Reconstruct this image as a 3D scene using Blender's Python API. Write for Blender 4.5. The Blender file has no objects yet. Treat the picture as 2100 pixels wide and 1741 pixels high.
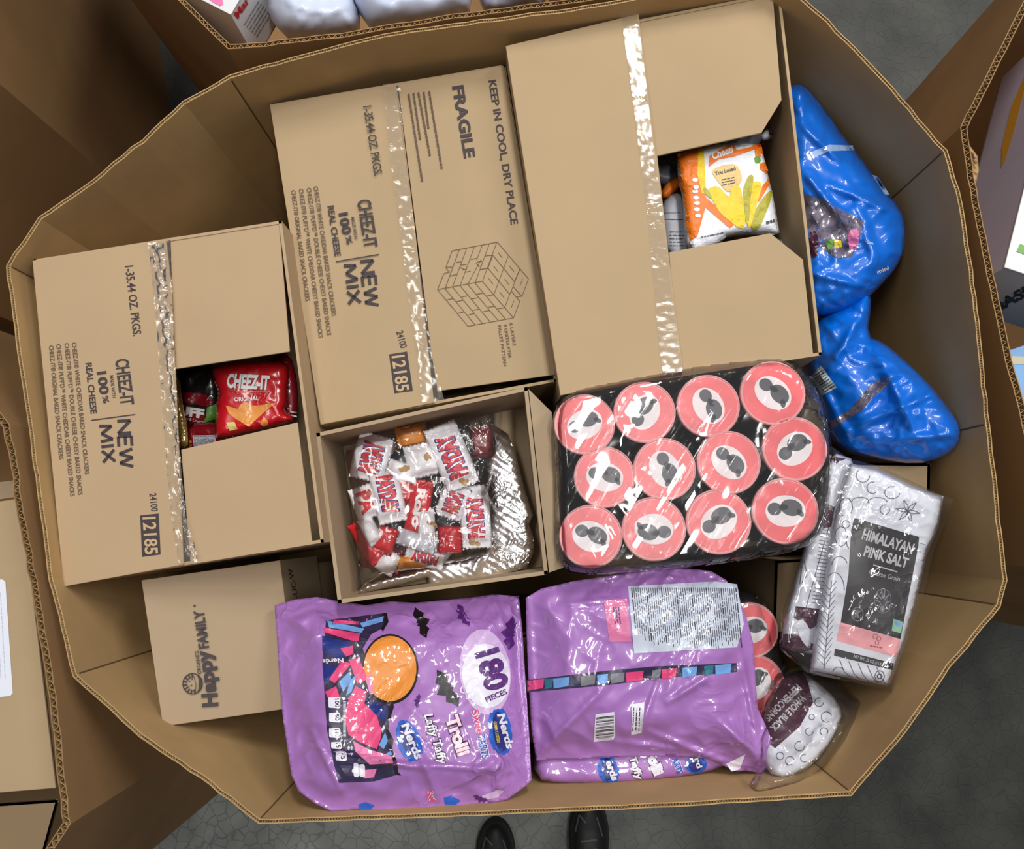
import bpy, bmesh, math, random
import numpy as np
from mathutils import Vector, Matrix, Euler
from mathutils.geometry import delaunay_2d_cdt

SC = bpy.context.scene
COL = SC.collection
random.seed(7)

# ------------------------------------------------------------------ camera, world, lights, exposure
FPX, CX, CY, CAMZ = 1650.0, 1050.0, 870.5, 1.92
cam_d = bpy.data.cameras.new('camera')
cam = bpy.data.objects.new('camera', cam_d)
COL.objects.link(cam)
cam_d.sensor_width = 36.0
cam_d.lens = FPX / 2100.0 * 36.0
cam_d.clip_start = 0.02
cam.location = (0, 0, CAMZ)
CROT = Matrix.Rotation(math.radians(1.04), 3, 'Y') @ Matrix.Rotation(math.radians(7.58), 3, 'X')
cam.rotation_euler = CROT.to_euler()
SC.camera = cam

wd = bpy.data.worlds.new('world')
SC.world = wd
wd.use_nodes = True
bg = wd.node_tree.nodes['Background']
bg.inputs[0].default_value = (0.93, 0.95, 1.0, 1)
bg.inputs[1].default_value = 0.26

def lamp(name, loc, size, sizey, power, col=(1, 0.98, 0.95), target=(0, 0, 0.8)):
    d = bpy.data.lights.new(name, 'AREA')
    d.shape = 'RECTANGLE'
    d.size, d.size_y = size, sizey
    d.energy = power
    d.color = col
    o = bpy.data.objects.new(name, d)
    COL.objects.link(o)
    o.location = loc
    o.rotation_euler = (Vector(target) - Vector(loc)).to_track_quat('-Z', 'Y').to_euler()
    return o

lamp('ceiling_light_ahead', (0.62, 3.7, 5.0), 0.35, 2.2, 240, target=(0.62, 3.7, 0))
lamp('ceiling_light_above', (0.75, 0.3, 5.0), 0.35, 1.4, 125, target=(0.75, 0.3, 0))
lamp('ceiling_light_left', (-1.1, 0.9, 5.0), 0.35, 1.9, 70, target=(-1.1, 0.9, 0))
lamp('ceiling_light_side', (3.4, 2.4, 4.6), 0.5, 2.6, 150, target=(1.2, 0.9, 0))
SC.view_settings.view_transform = 'Standard'
SC.view_settings.look = 'None'
SC.view_settings.gamma = 1
SC.view_settings.use_curve_mapping = False
SC.view_settings.exposure = -0.75

# ------------------------------------------------------------------ helpers
def lin(c):
    return tuple((x / 255 / 12.92) if x / 255 <= 0.04045 else ((x / 255 + 0.055) / 1.055) ** 2.4 for x in c)

R3 = np.array(CROT)
def Wn(px, py, z):
    px, py, z = np.broadcast_arrays(np.asarray(px, float), np.asarray(py, float), np.asarray(z, float))
    d = np.stack([(px - CX) / FPX, -(py - CY) / FPX, -np.ones_like(px)], -1) @ R3.T
    t = (z - CAMZ) / d[..., 2]
    return np.stack([d[..., 0] * t, d[..., 1] * t, z], -1)
def W(px, py, z):
    return Vector(Wn(px, py, z))

class Plane:
    """flat surface through three world points"""
    def __init__(s, a, b, c, up=True):
        s.a = np.array(a); n = np.cross(np.array(b) - s.a, np.array(c) - s.a)
        s.n = n / np.linalg.norm(n)
        if up and s.n[2] < 0: s.n = -s.n
        if not up:
            if (np.array([0, 0, CAMZ]) - s.a) @ s.n < 0: s.n = -s.n
    def pts(s, px, py, off=0.0005):
        px = np.asarray(px, float); py = np.asarray(py, float)
        d = np.stack([(px - CX) / FPX, -(py - CY) / FPX, -np.ones_like(px)], -1) @ R3.T
        o = np.array([0, 0, CAMZ])
        t = ((s.a - o) @ s.n) / (d @ s.n)
        return o + d * t[..., None] + s.n * off
    fine = None

def wav(x, y, sc, seed, n=7):
    r = np.random.RandomState(seed)
    o = np.zeros_like(x, float)
    wx = x + 0.35 * sc * np.sin(y / sc * 1.3 + r.rand() * 6)
    wy = y + 0.35 * sc * np.sin(x / sc * 1.1 + r.rand() * 6)
    for i in range(n):
        a = r.rand() * math.pi * 2
        f = (0.6 + 1.1 * r.rand()) * 2 * math.pi / sc / 1.6
        o += np.sin((wx * math.cos(a) + wy * math.sin(a)) * f + r.rand() * 6.28)
    return o / n * 1.6
def rid(x, y, sc, seed):
    return (1 - np.minimum(np.abs(wav(x, y, sc, seed)), 1)) ** 3

def resample(poly, step):
    out = []
    n = len(poly)
    for i in range(n):
        a, b = np.array(poly[i], float), np.array(poly[(i + 1) % n], float)
        k = max(1, int(round(np.linalg.norm(b - a) / step)))
        for j in range(k):
            out.append(tuple(a + (b - a) * j / k))
    return out
def smooth_poly(poly, it=2):
    for _ in range(it):
        q = []
        n = len(poly)
        for i in range(n):
            a, b = np.array(poly[i], float), np.array(poly[(i + 1) % n], float)
            q += [tuple(a * .75 + b * .25), tuple(a * .25 + b * .75)]
        poly = q
    return poly
def inside(px, py, poly):
    c = np.zeros(px.shape, bool)
    n = len(poly)
    for i in range(n):
        x0, y0 = poly[i]; x1, y1 = poly[(i + 1) % n]
        if y0 == y1: continue
        k = ((y0 > py) != (y1 > py)) & (px < (x1 - x0) * (py - y0) / (y1 - y0) + x0)
        c ^= k
    return c
def edist(px, py, poly):
    d = np.full(px.shape, 1e9)
    n = len(poly)
    for i in range(n):
        a = np.array(poly[i], float); b = np.array(poly[(i + 1) % n], float)
        ab = b - a; L = ab @ ab
        if L < 1e-9: continue
        t = np.clip(((px - a[0]) * ab[0] + (py - a[1]) * ab[1]) / L, 0, 1)
        d = np.minimum(d, np.hypot(px - a[0] - t * ab[0], py - a[1] - t * ab[1]))
    return d
def segd(px, py, x0, y0, x1, y1):
    ab = np.array([x1 - x0, y1 - y0], float); L = ab @ ab
    t = np.clip(((px - x0) * ab[0] + (py - y0) * ab[1]) / L, 0, 1)
    return np.hypot(px - x0 - t * ab[0], py - y0 - t * ab[1]), t

def trimesh2d(poly, step, fine=True):
    """outline -> conforming triangles with a grid inside; returns points, faces, count of outline points"""
    b = resample(poly, step)
    P = np.array(b)
    nb = len(b)
    if fine:
        gx, gy = np.meshgrid(np.arange(P[:, 0].min(), P[:, 0].max(), step), np.arange(P[:, 1].min(), P[:, 1].max(), step * .87))
        gx = gx + (np.arange(gx.shape[0]) % 2)[:, None] * step * .5
        gx, gy = gx.ravel(), gy.ravel()
        k = inside(gx, gy, b)
        gx, gy = gx[k], gy[k]
        k = edist(gx, gy, poly) > step * .5
        P = np.vstack([P, np.stack([gx[k], gy[k]], 1)])
    vs = [Vector((p[0], -p[1])) for p in P]
    ed = [(i, (i + 1) % nb) for i in range(nb)]
    ov, oe, of, _, _, _ = delaunay_2d_cdt(vs, ed, [], 0, 1e-5, False)
    O = np.array([(v.x, -v.y) for v in ov])
    F = np.array([f for f in of if len(f) == 3])
    c = O[F].mean(1)
    F = F[inside(c[:, 0], c[:, 1], b)]
    return O, F, b

def boundary_loop_edges(F):
    cnt = {}
    for f in F:
        for i in range(len(f)):
            a, b = int(f[i]), int(f[(i + 1) % len(f)])
            cnt[(a, b)] = 1
    return [(a, b) for (a, b) in cnt if (b, a) not in cnt]

ORG = {}
def thing(name, label, cat, loc, group=None):
    o = bpy.data.objects.new(name, None)
    o.empty_display_size = 0.05
    COL.objects.link(o)
    o.location = loc
    o['label'] = label; o['category'] = cat
    if group: o['group'] = group
    ORG[o.name] = Vector(loc)
    return o
def tag(o, label, cat, group=None):
    o['label'] = label; o['category'] = cat
    if group: o['group'] = group
    return o
def mk(name, V, F, mat, parent=None, smooth=False, bevel=0.0, label=None, solid=0.0):
    V = np.asarray(V, float).reshape(-1, 3)
    if parent is not None:
        org = ORG[parent.name]
    else:
        org = Vector((V[:, 0].mean(), V[:, 1].mean(), V[:, 2].min()))
    me = bpy.data.meshes.new(name)
    me.from_pydata((V - np.array(org)).tolist(), [], [list(map(int, f)) for f in F])
    me.validate()
    me.materials.append(mat)
    if smooth:
        me.polygons.foreach_set('use_smooth', [True] * len(me.polygons))
    o = bpy.data.objects.new(name, me)
    COL.objects.link(o)
    if parent is not None:
        o.parent = parent
    else:
        o.location = org
    ORG[o.name] = org
    if bevel:
        m = o.modifiers.new('bevel', 'BEVEL'); m.width = bevel; m.segments = 2; m.limit_method = 'ANGLE'
    if solid:
        m = o.modifiers.new('solid', 'SOLIDIFY'); m.thickness = solid; m.offset = 1
    if label: o['label'] = label
    return o
def prism(pts, vec):
    """polygon extruded by vec -> V,F"""
    n = len(pts)
    P = np.array([tuple(p) for p in pts]); Q = P + np.array(tuple(vec))
    F = [list(range(n)), [2 * n - 1 - i for i in range(n)]]
    for i in range(n):
        j = (i + 1) % n
        F.append([i, i + n, j + n, j])
    return np.vstack([P, Q]), F
def join(parts):
    V, F, k = [], [], 0
    for v, f in parts:
        v = np.asarray(v).reshape(-1, 3)
        V.append(v); F += [[i + k for i in q] for q in f]; k += len(v)
    return np.vstack(V), F

# ------------------------------------------------------------------ materials
MATS = {}
def nodes_of(m):
    m.use_nodes = True
    nt = m.node_tree
    return nt, nt.nodes, nt.links, nt.nodes['Principled BSDF']
def mat(name, rgb, rough=0.6, metal=0.0, var=0.0, vs=12.0, bump=0.0, bs=600.0, crinkle=0.0, cs=40.0, coat=0.0,
        stretch=None, rot=0.0, rgb2=None, alpha=1.0, spec=0.5, flute=0.0, gain=1.6):
    if name in MATS: return MATS[name]
    m = bpy.data.materials.new(name)
    MATS[name] = m
    nt, N, L, P = nodes_of(m)
    c = lin(rgb)
    P.inputs['Roughness'].default_value = rough
    P.inputs['Metallic'].default_value = metal
    P.inputs['Specular IOR Level'].default_value = spec
    P.inputs['Coat Weight'].default_value = coat
    P.inputs['Coat Roughness'].default_value = 0.05
    tc = N.new('ShaderNodeTexCoord')
    if var:
        n = N.new('ShaderNodeTexNoise'); n.inputs['Scale'].default_value = vs; n.inputs['Detail'].default_value = 6
        L.new(tc.outputs['Object'], n.inputs['Vector'])
        r = N.new('ShaderNodeValToRGB')
        r.color_ramp.elements[0].position = 0.3; r.color_ramp.elements[1].position = 0.72
        c2 = lin(rgb2) if rgb2 else tuple(x * (1 - var) for x in c)
        c1 = c if rgb2 else tuple(min(1, x * (1 + var * .6)) for x in c)
        r.color_ramp.elements[0].color = (*c2, 1); r.color_ramp.elements[1].color = (*c1, 1)
        L.new(n.outputs['Fac'], r.inputs['Fac'])
        L.new(r.outputs['Color'], P.inputs['Base Color'])
    else:
        P.inputs['Base Color'].default_value = (*c, 1)
    prev = None
    def addbump(sock, strength, dist):
        nonlocal prev
        b = N.new('ShaderNodeBump'); b.inputs['Strength'].default_value = strength; b.inputs['Distance'].default_value = dist
        L.new(sock, b.inputs['Height'])
        if prev: L.new(prev, b.inputs['Normal'])
        prev = b.outputs['Normal']
    if bump:
        n = N.new('ShaderNodeTexNoise'); n.inputs['Scale'].default_value = bs; n.inputs['Detail'].default_value = 4
        L.new(tc.outputs['Object'], n.inputs['Vector'])
        addbump(n.outputs['Fac'], bump, 0.001)
    if flute:
        w = N.new('ShaderNodeTexWave'); w.inputs['Scale'].default_value = 60; w.inputs['Distortion'].default_value = 0.4
        L.new(tc.outputs['Object'], w.inputs['Vector'])
        addbump(w.outputs['Fac'], flute, 0.001)
    if crinkle:
        src = tc.outputs['Object']
        mp = N.new('ShaderNodeMapping')
        if stretch: mp.inputs['Scale'].default_value = stretch
        mp.inputs['Rotation'].default_value = (0, 0, rot)
        # rotate first, then stretch
        mp2 = N.new('ShaderNodeMapping'); mp2.inputs['Rotation'].default_value = (0, 0, rot)
        mp.inputs['Rotation'].default_value = (0, 0, 0)
        L.new(src, mp2.inputs['Vector']); L.new(mp2.outputs['Vector'], mp.inputs['Vector'])
        n = N.new('ShaderNodeTexNoise'); n.inputs['Scale'].default_value = cs; n.inputs['Detail'].default_value = 3
        n.inputs['Roughness'].default_value = 0.45; n.inputs['Distortion'].default_value = 0.6
        L.new(mp.outputs['Vector'], n.inputs['Vector'])
        a = N.new('ShaderNodeMath'); a.operation = 'MULTIPLY_ADD'; a.inputs[1].default_value = 2; a.inputs[2].default_value = -1
        b = N.new('ShaderNodeMath'); b.operation = 'ABSOLUTE'
        d = N.new('ShaderNodeMath'); d.operation = 'SUBTRACT'; d.inputs[0].default_value = 1
        e = N.new('ShaderNodeMath'); e.operation = 'POWER'; e.inputs[1].default_value = 5
        L.new(n.outputs['Fac'], a.inputs[0]); L.new(a.outputs[0], b.inputs[0]); L.new(b.outputs[0], d.inputs[1]); L.new(d.outputs[0], e.inputs[0])
        nm = N.new('ShaderNodeTexNoise'); nm.inputs['Scale'].default_value = cs * 0.45; nm.inputs['Detail'].default_value = 1
        L.new(mp.outputs['Vector'], nm.inputs['Vector'])
        mr = N.new('ShaderNodeMapRange'); mr.inputs[1].default_value = 0.47; mr.inputs[2].default_value = 0.66
        L.new(nm.outputs['Fac'], mr.inputs[0])
        g = N.new('ShaderNodeMath'); g.operation = 'MULTIPLY'
        L.new(e.outputs[0], g.inputs[0]); L.new(mr.outputs[0], g.inputs[1])
        addbump(g.outputs[0], crinkle, 0.004)
    if prev:
        L.new(prev, P.inputs['Normal'])
        if coat: L.new(prev, P.inputs['Coat Normal'])
    if alpha < 1:
        # clear film: see-through sheet with a faint haze and a glossy skin
        out = [n for n in N if n.type == 'OUTPUT_MATERIAL'][0]
        tr = N.new('ShaderNodeBsdfTransparent'); mx = N.new('ShaderNodeMixShader'); mx.inputs[0].default_value = alpha
        P.inputs['Specular IOR Level'].default_value = 0
        df = N.new('ShaderNodeBsdfDiffuse'); df.inputs['Color'].default_value = (*c, 1)
        L.new(tr.outputs[0], mx.inputs[1]); L.new(df.outputs[0], mx.inputs[2])
        gl = N.new('ShaderNodeBsdfGlossy'); gl.inputs['Roughness'].default_value = rough
        if prev: L.new(prev, gl.inputs['Normal'])
        lw = N.new('ShaderNodeFresnel'); lw.inputs['IOR'].default_value = 1.5
        ad = N.new('ShaderNodeMath'); ad.operation = 'MULTIPLY'; ad.use_clamp = True; ad.inputs[1].default_value = gain
        m2 = N.new('ShaderNodeMixShader')
        L.new(lw.outputs[0], ad.inputs[0]); L.new(ad.outputs[0], m2.inputs[0])
        L.new(mx.outputs[0], m2.inputs[1]); L.new(gl.outputs[0], m2.inputs[2])
        L.new(m2.outputs[0], out.inputs['Surface'])
    return m

KRAFT = mat('kraft_board', (176, 152, 118), 0.72, var=0.07, vs=5, bump=0.12, bs=900, spec=0.25)
KRAFT2 = mat('kraft_board_pale', (180, 154, 121), 0.72, var=0.05, vs=6, bump=0.12, bs=900, spec=0.25)
KRAFT3 = mat('kraft_board_grey', (172, 150, 122), 0.75, var=0.05, vs=6, bump=0.12, bs=900, spec=0.2)
BIN = mat('bin_board', (182, 150, 104), 0.78, var=0.16, vs=7, bump=0.15, bs=700, spec=0.2, flute=0.03)
BIN2 = mat('bin_board_brown', (154, 119, 80), 0.8, var=0.2, vs=4, bump=0.15, bs=700, spec=0.2)
EDGE = mat('cut_edge_board', (176, 148, 104), 0.9, var=0.25, vs=90, bump=0.5, bs=500, spec=0.1)
INK = mat('carton_ink', (62, 52, 54), 0.7, var=0.15, vs=400)
INKT = mat('carton_ink_thin', (92, 74, 58), 0.7)
KTXT = mat('kraft_lettering', (190, 160, 122), 0.7)
TAPE = mat('clear_tape', (205, 190, 170), 0.14, crinkle=0.22, cs=40, stretch=(.6, 1.0, 1), rot=0.17, alpha=0.14, gain=1.6)
FILM = mat('clear_film', (235, 235, 240), 0.07, crinkle=0.6, cs=26, alpha=0.02, gain=1.0)
WRAP = mat('shrink_film', (240, 240, 245), 0.07, crinkle=2.2, cs=46, stretch=(0.09, 2.6, 1), rot=math.radians(-58), alpha=0.02, gain=1.15)
PURPLE = mat('purple_plastic', (163, 112, 184), 0.38, crinkle=1.05, cs=15, coat=0.9, var=0.04)
PURPLED = mat('dark_purple_print', (84, 34, 112), 0.38, crinkle=1.05, cs=15, coat=0.9)
def bagprint(name, rgb, **k):
    return mat(name, rgb, 0.38, crinkle=1.05, cs=15, coat=0.9, **k)
BLACKP = bagprint('black_print', (16, 14, 18))
WHITEP = bagprint('white_print', (226, 222, 236))
PALEP = bagprint('pale_lilac_print', (206, 176, 220))
BLUEP = bagprint('blue_print', (20, 90, 190))
NAVYP = bagprint('navy_print', (26, 40, 120))
PINKP = bagprint('pink_print', (222, 66, 122))
ROSEP = bagprint('rose_print', (222, 120, 170))
ORANGEP = bagprint('orange_print', (226, 140, 52))
YELP = bagprint('yellow_print', (230, 205, 40))
GREYP = bagprint('grey_print', (120, 120, 128))
SKYP = bagprint('sky_print', (110, 160, 220))
DKP = bagprint('dark_window_print', (50, 42, 76), var=0.5, vs=50)
BLUEBAG = mat('blue_plastic', (0, 104, 212), 0.34, crinkle=1.05, cs=15, coat=0.55, var=0.12, vs=8)
FOIL = mat('silver_foil', (248, 248, 250), 0.33, metal=1.0, crinkle=0.6, cs=50)
WHITEB = mat('white_card', (222, 222, 226), 0.5, var=0.03)
LAV = mat('lavender_card', (206, 196, 216), 0.45, var=0.06)
PAPER = mat('label_paper', (226, 230, 242), 0.5)
RED = mat('red_wrapper', (196, 24, 34), 0.28, crinkle=0.35, cs=60, coat=0.5)
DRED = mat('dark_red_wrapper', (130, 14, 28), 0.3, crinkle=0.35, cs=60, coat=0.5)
WRAPW = mat('white_wrapper', (232, 230, 234), 0.35, crinkle=0.3, cs=60, coat=0.3)
WRAPO = mat('orange_wrapper', (226, 140, 30), 0.35, crinkle=0.3, cs=60, coat=0.3)
WRAPK = mat('black_wrapper', (30, 24, 26), 0.3, crinkle=0.3, cs=60, coat=0.4)
WRAPM = mat('maroon_wrapper', (120, 40, 44), 0.3, crinkle=0.3, cs=60, coat=0.4)
REDI = mat('red_ink', (206, 44, 48), 0.4)
BLUEI = mat('blue_ink', (44, 44, 120), 0.4)
NUT = mat('nut_print', (176, 140, 84), 0.5, var=0.3, vs=200)
WHITEI = mat('white_ink', (236, 234, 232), 0.4)
LID = mat('lid_red', (232, 92, 98), 0.35, var=0.06, vs=40)
LIDRIM = mat('lid_plastic', (240, 176, 178), 0.3)
LIDW = mat('lid_white', (232, 230, 232), 0.4)
LIDK = mat('lid_charcoal', (66, 68, 76), 0.4)
CANB = mat('can_black', (22, 22, 26), 0.35)
STEEL = mat('can_steel', (190, 190, 195), 0.3, metal=1.0)
SHOE = mat('shoe_black', (14, 14, 15), 0.6, bump=0.4, bs=800)
SHOES = mat('shoe_sole', (26, 26, 28), 0.7)
SHOEG = mat('shoe_grey', (70, 74, 72), 0.7)
LINEI = mat('grey_line_ink', (70, 70, 78), 0.5)
MAROON = mat('maroon_panel', (70, 26, 48), 0.35, crinkle=0.3, cs=40, coat=0.4)
POUCHW = mat('pouch_white', (214, 216, 226), 0.38, crinkle=0.35, cs=30, coat=0.4)
POUCHK = mat('pouch_black', (34, 30, 34), 0.38, crinkle=0.35, cs=30, coat=0.4)
POUCHP = mat('pouch_pink', (232, 160, 166), 0.4, crinkle=0.3, cs=30)
GREENI = mat('green_ink', (96, 150, 60), 0.45)
YELI = mat('yellow_ink', (238, 200, 20), 0.45, var=0.12, vs=90)
ORI = mat('orange_ink', (232, 118, 30), 0.45)
BEI = mat('beige_ink', (224, 188, 120), 0.45)
OLIVI = mat('olive_ink', (176, 170, 50), 0.45, var=0.15, vs=120)
GREYI = mat('grey_ink', (120, 120, 126), 0.5)
CLOTH = mat('white_plastic_bag', (206, 214, 236), 0.4, crinkle=0.4, cs=14, coat=0.3)
SKYB = mat('light_blue_card', (120, 166, 214), 0.45, var=0.2, vs=14)

# ------------------------------------------------------------------ prints: lettering and flat shapes laid on a surface
_TX = {}
def text_tris(s, bold=0.0):
    k = (s, round(bold, 3))
    if k in _TX: return _TX[k]
    cu = bpy.data.curves.new('tmp', 'FONT')
    cu.body = s; cu.size = 1.0; cu.offset = bold; cu.resolution_u = 3
    ob = bpy.data.objects.new('tmp', cu)
    COL.objects.link(ob)
    dg = bpy.context.evaluated_depsgraph_get()
    me = bpy.data.meshes.new_from_object(ob.evaluated_get(dg))
    V = np.array([(v.co.x, v.co.y) for v in me.vertices]).reshape(-1, 2)
    me.calc_loop_triangles()
    F = [tuple(t.vertices) for t in me.loop_triangles]
    bpy.data.objects.remove(ob); bpy.data.curves.remove(cu); bpy.data.meshes.remove(me)
    x0, x1 = V[:, 0].min(), V[:, 0].max()
    V = np.stack([(V[:, 0] - x0) / (x1 - x0), V[:, 1] / 0.70], 1)
    _TX[k] = (V, F)
    return _TX[k]

class Print:
    def __init__(s, surf, off=0.0006, sub=None):
        s.surf, s.off, s.sub, s.parts = surf, off, sub, []
    def add(s, P, F):
        if s.sub:
            bm = bmesh.new()
            vs = [bm.verts.new((p[0], p[1], 0)) for p in P]
            for f in F:
                try: bm.faces.new([vs[i] for i in f])
                except ValueError: pass
            for _ in range(4):
                es = [e for e in bm.edges if e.calc_length() > s.sub]
                if not es: break
                bmesh.ops.subdivide_edges(bm, edges=es, cuts=1)
                bmesh.ops.triangulate(bm, faces=bm.faces[:])
            bm.verts.index_update()
            P = np.array([(v.co.x, v.co.y) for v in bm.verts]); F = [[v.index for v in f.verts] for f in bm.faces]
            bm.free()
        s.parts.append((s.surf.pts(P[:, 0], P[:, 1], s.off), F))
    def text(s, t, A, B, h, bold=0.0, shear=0.0, lift=0.0):
        V, F = text_tris(t, bold)
        A, B = np.array(A, float), np.array(B, float)
        d = (B - A); L = np.linalg.norm(d); u = d / L
        up = np.array([u[1], -u[0]])
        P = A + V[:, :1] * d + V[:, 1:] * h * (up + shear * u)
        s.add(P, F)
        return s
    def strokes(s, t, A, B, h, w):
        G = {'N': (1, [[(0, 0), (0, 1), (.8, 0), (.8, 1)]]), 'E': (.85, [[(.65, 1), (0, 1), (0, 0), (.65, 0)], [(0, .52), (.58, .52)]]),
             'W': (1.35, [[(0, 1), (.28, 0), (.58, 1), (.88, 0), (1.16, 1)]]), 'M': (1.25, [[(0, 0), (.08, 1), (.5, .12), (.92, 1), (1, 0)]]),
             'I': (.35, [[(.08, 0), (.08, 1)]]), 'X': (.9, [[(0, 0), (.75, 1)], [(0, 1), (.75, 0)]])}
        tot = sum(G[c][0] for c in t) - .2
        A, B = np.array(A, float), np.array(B, float)
        d = (B - A) / tot; u = d / np.linalg.norm(d); up = np.array([u[1], -u[0]]) * h
        x = 0
        for c in t:
            for st in G[c][1]:
                s.line([A + d * (x + p[0]) + up * p[1] for p in st], w)
            x += G[c][0]
        return s
    def poly(s, pts, smooth=0):
        if smooth: pts = smooth_poly(pts, smooth)
        if s.sub:
            P, F, _ = trimesh2d(pts, s.sub)
        else:
            P, F, _ = trimesh2d(pts, 1e6, False)
        s.parts.append((s.surf.pts(P[:, 0], P[:, 1], s.off), F.tolist()))
        return s
    def line(s, pts, w, close=False):
        pts = [np.array(p, float) for p in pts]
        n = len(pts)
        for i in range(n if close else n - 1):
            a, b = pts[i], pts[(i + 1) % n]
            L = np.linalg.norm(b - a)
            if L < 1e-6: continue
            u = (b - a) / L; v = np.array([-u[1], u[0]]) * w / 2
            k = max(1, int(L / s.sub)) if s.sub else 1
            P = []
            for j in range(k + 1):
                c = a + (b - a) * j / k
                P += [c - v, c + v]
            F = [[2 * j, 2 * j + 1, 2 * j + 3, 2 * j + 2] for j in range(k)]
            s.parts.append((s.surf.pts(np.array(P)[:, 0], np.array(P)[:, 1], s.off), F))
        return s
    def ell(s, c, rx, ry, ang=0, n=28):
        a = math.radians(ang)
        p = [(c[0] + rx * math.cos(t) * math.cos(a) - ry * math.sin(t) * math.sin(a),
              c[1] + rx * math.cos(t) * math.sin(a) + ry * math.sin(t) * math.cos(a)) for t in np.linspace(0, 2 * math.pi, n, endpoint=False)]
        return s.poly(p)
    def scribble(s, A, B, h, n=1, gap=2.0, seed=1):
        """fine print too small to read: rows of short dashes"""
        r = random.Random(seed)
        A, B = np.array(A, float), np.array(B, float)
        d = B - A; L = np.linalg.norm(d); u = d / L; dn = -np.array([u[1], -u[0]])
        for k in range(n):
            x = 0; end = L * (1 if n == 1 else r.uniform(.75, 1))
            while x < end - 2:
                w = min(r.uniform(3, 11), end - x)
                p = A + u * x + dn * k * (h + gap)
                s.line([p, p + u * w], h)
                x += w + r.uniform(1.2, 2.2)
        return s
    def build(s, name, m, parent, label=None):
        V, F = join(s.parts)
        return mk(name, V, F, m, parent, label=label)
    def each(s, name, m, parent):
        for V, F in s.parts: mk(name, V, F, m, parent)

class Soft:
    """puffy or crumpled surface given by its outline in the frame, its height and its creases"""
    def __init__(s, outline, z, T, R, tilt=(0, 0), amp=0.0, asc=60, seed=1, ridges=(), crumple=0.0, csc=30, zfun=None, rnd=2, frill=0.0, fsc=34, flat=False):
        s.flat = flat
        s.frill, s.fsc = frill, fsc
        s.out = smooth_poly(outline, rnd) if rnd else outline
        s.z, s.T, s.R, s.tilt, s.amp, s.asc, s.seed, s.ridges = z, T, R, tilt, amp, asc, seed, ridges
        s.cr, s.csc, s.zfun = crumple, csc, zfun
        P = np.array(s.out); s.c = P.mean(0)
    def base(s, x, y):
        return s.z + (x - s.c[0]) * s.tilt[0] + (y - s.c[1]) * s.tilt[1]
    def prof(s, x, y):
        d = edist(x, y, s.out)
        t = np.clip(d / s.R, 0, 1)
        if s.flat: return 0.12 + 0.88 * (t * t * (3 - 2 * t)) ** .8, t
        return np.sqrt(np.clip(1 - (1 - t) ** 2, 0, 1)), t
    def top(s, x, y):
        x = np.asarray(x, float); y = np.asarray(y, float)
        p, t = s.prof(x, y)
        z = s.base(x, y) + s.T / 2 * p
        f = np.minimum(1, t * 2.5)
        if s.amp: z = z + s.amp * f * wav(x, y, s.asc, s.seed)
        if s.cr:
            mk_ = np.clip(wav(x, y, s.csc * 2.2, s.seed + 77) * 1.6 + .35, 0, 1)
            z = z + s.cr * (0.25 + f) * (rid(x, y, s.csc * 1.3, s.seed + 5) * (.3 + .7 * mk_) + 0.5 * mk_ * rid(x, y, s.csc * .5, s.seed + 9) - .3)
        for (x0, y0, x1, y1, w, h) in s.ridges:
            dd, tt = segd(x, y, x0, y0, x1, y1)
            z = z + h * np.exp(-(dd / w) ** 2) * np.sin(np.clip(tt, 0.06, 0.94) * math.pi) ** .5
        if s.frill:
            w = np.clip(t * 3, 0, 1) * np.clip(1.35 - t, 0, 1)
            z = z + s.frill * w * (wav(x, y, s.fsc, s.seed + 31) + .8 * rid(x, y, s.fsc * 1.4, s.seed + 37) - .4)
        if s.zfun: z = z + s.zfun(x, y)
        return z
    def pts(s, x, y, off=0.0006):
        return Wn(x, y, s.top(x, y) + off)
    def mesh(s, step=6, closed=True, skirt=None):
        P, F, b = trimesh2d(s.out, step)
        x, y = P[:, 0], P[:, 1]
        top = Wn(x, y, s.top(x, y))
        if not closed:
            F = F.tolist()
            if skirt:
                n0 = len(top); E = boundary_loop_edges(F)
                m_ = {}
                ex = []
                for a_, b_ in E:
                    for q in (a_, b_):
                        if q not in m_:
                            m_[q] = n0 + len(ex); v = top[q].copy(); v[2] = skirt; ex.append(v)
                    F.append([b_, a_, m_[a_], m_[b_]])
                top = np.vstack([top, np.array(ex)])
            return top, F
        p, t = s.prof(x, y)
        onb = edist(x, y, s.out) < 1e-3
        bot = Wn(x, y, s.base(x, y)); bot[:, 2] -= s.T / 2 * p
        bot = np.where(onb[:, None], top, bot)
        n = len(P)
        idx = np.where(onb, np.arange(n), np.arange(n) + n)
        G = [[idx[c], idx[b_], idx[a]] for a, b_, c in F]
        return np.vstack([top, bot]), F.tolist() + G
# ------------------------------------------------------------------ the warehouse floor
fm = bpy.data.materials.new('cracked_concrete')
nt, N, L, P = nodes_of(fm)
P.inputs['Roughness'].default_value = 0.55
tc = N.new('ShaderNodeTexCoord')
n1 = N.new('ShaderNodeTexNoise'); n1.inputs['Scale'].default_value = 9; n1.inputs['Detail'].default_value = 8
n2 = N.new('ShaderNodeTexNoise'); n2.inputs['Scale'].default_value = 1.3; n2.inputs['Detail'].default_value = 2
vo = N.new('ShaderNodeTexVoronoi'); vo.feature = 'DISTANCE_TO_EDGE'; vo.inputs['Scale'].default_value = 36
for n in (n1, n2): L.new(tc.outputs['Object'], n.inputs['Vector'])
mxv = N.new('ShaderNodeMixRGB'); mxv.inputs[0].default_value = 0.035
L.new(tc.outputs['Object'], mxv.inputs[1]); L.new(n1.outputs['Color'], mxv.inputs[2]); L.new(mxv.outputs[0], vo.inputs['Vector'])
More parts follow.
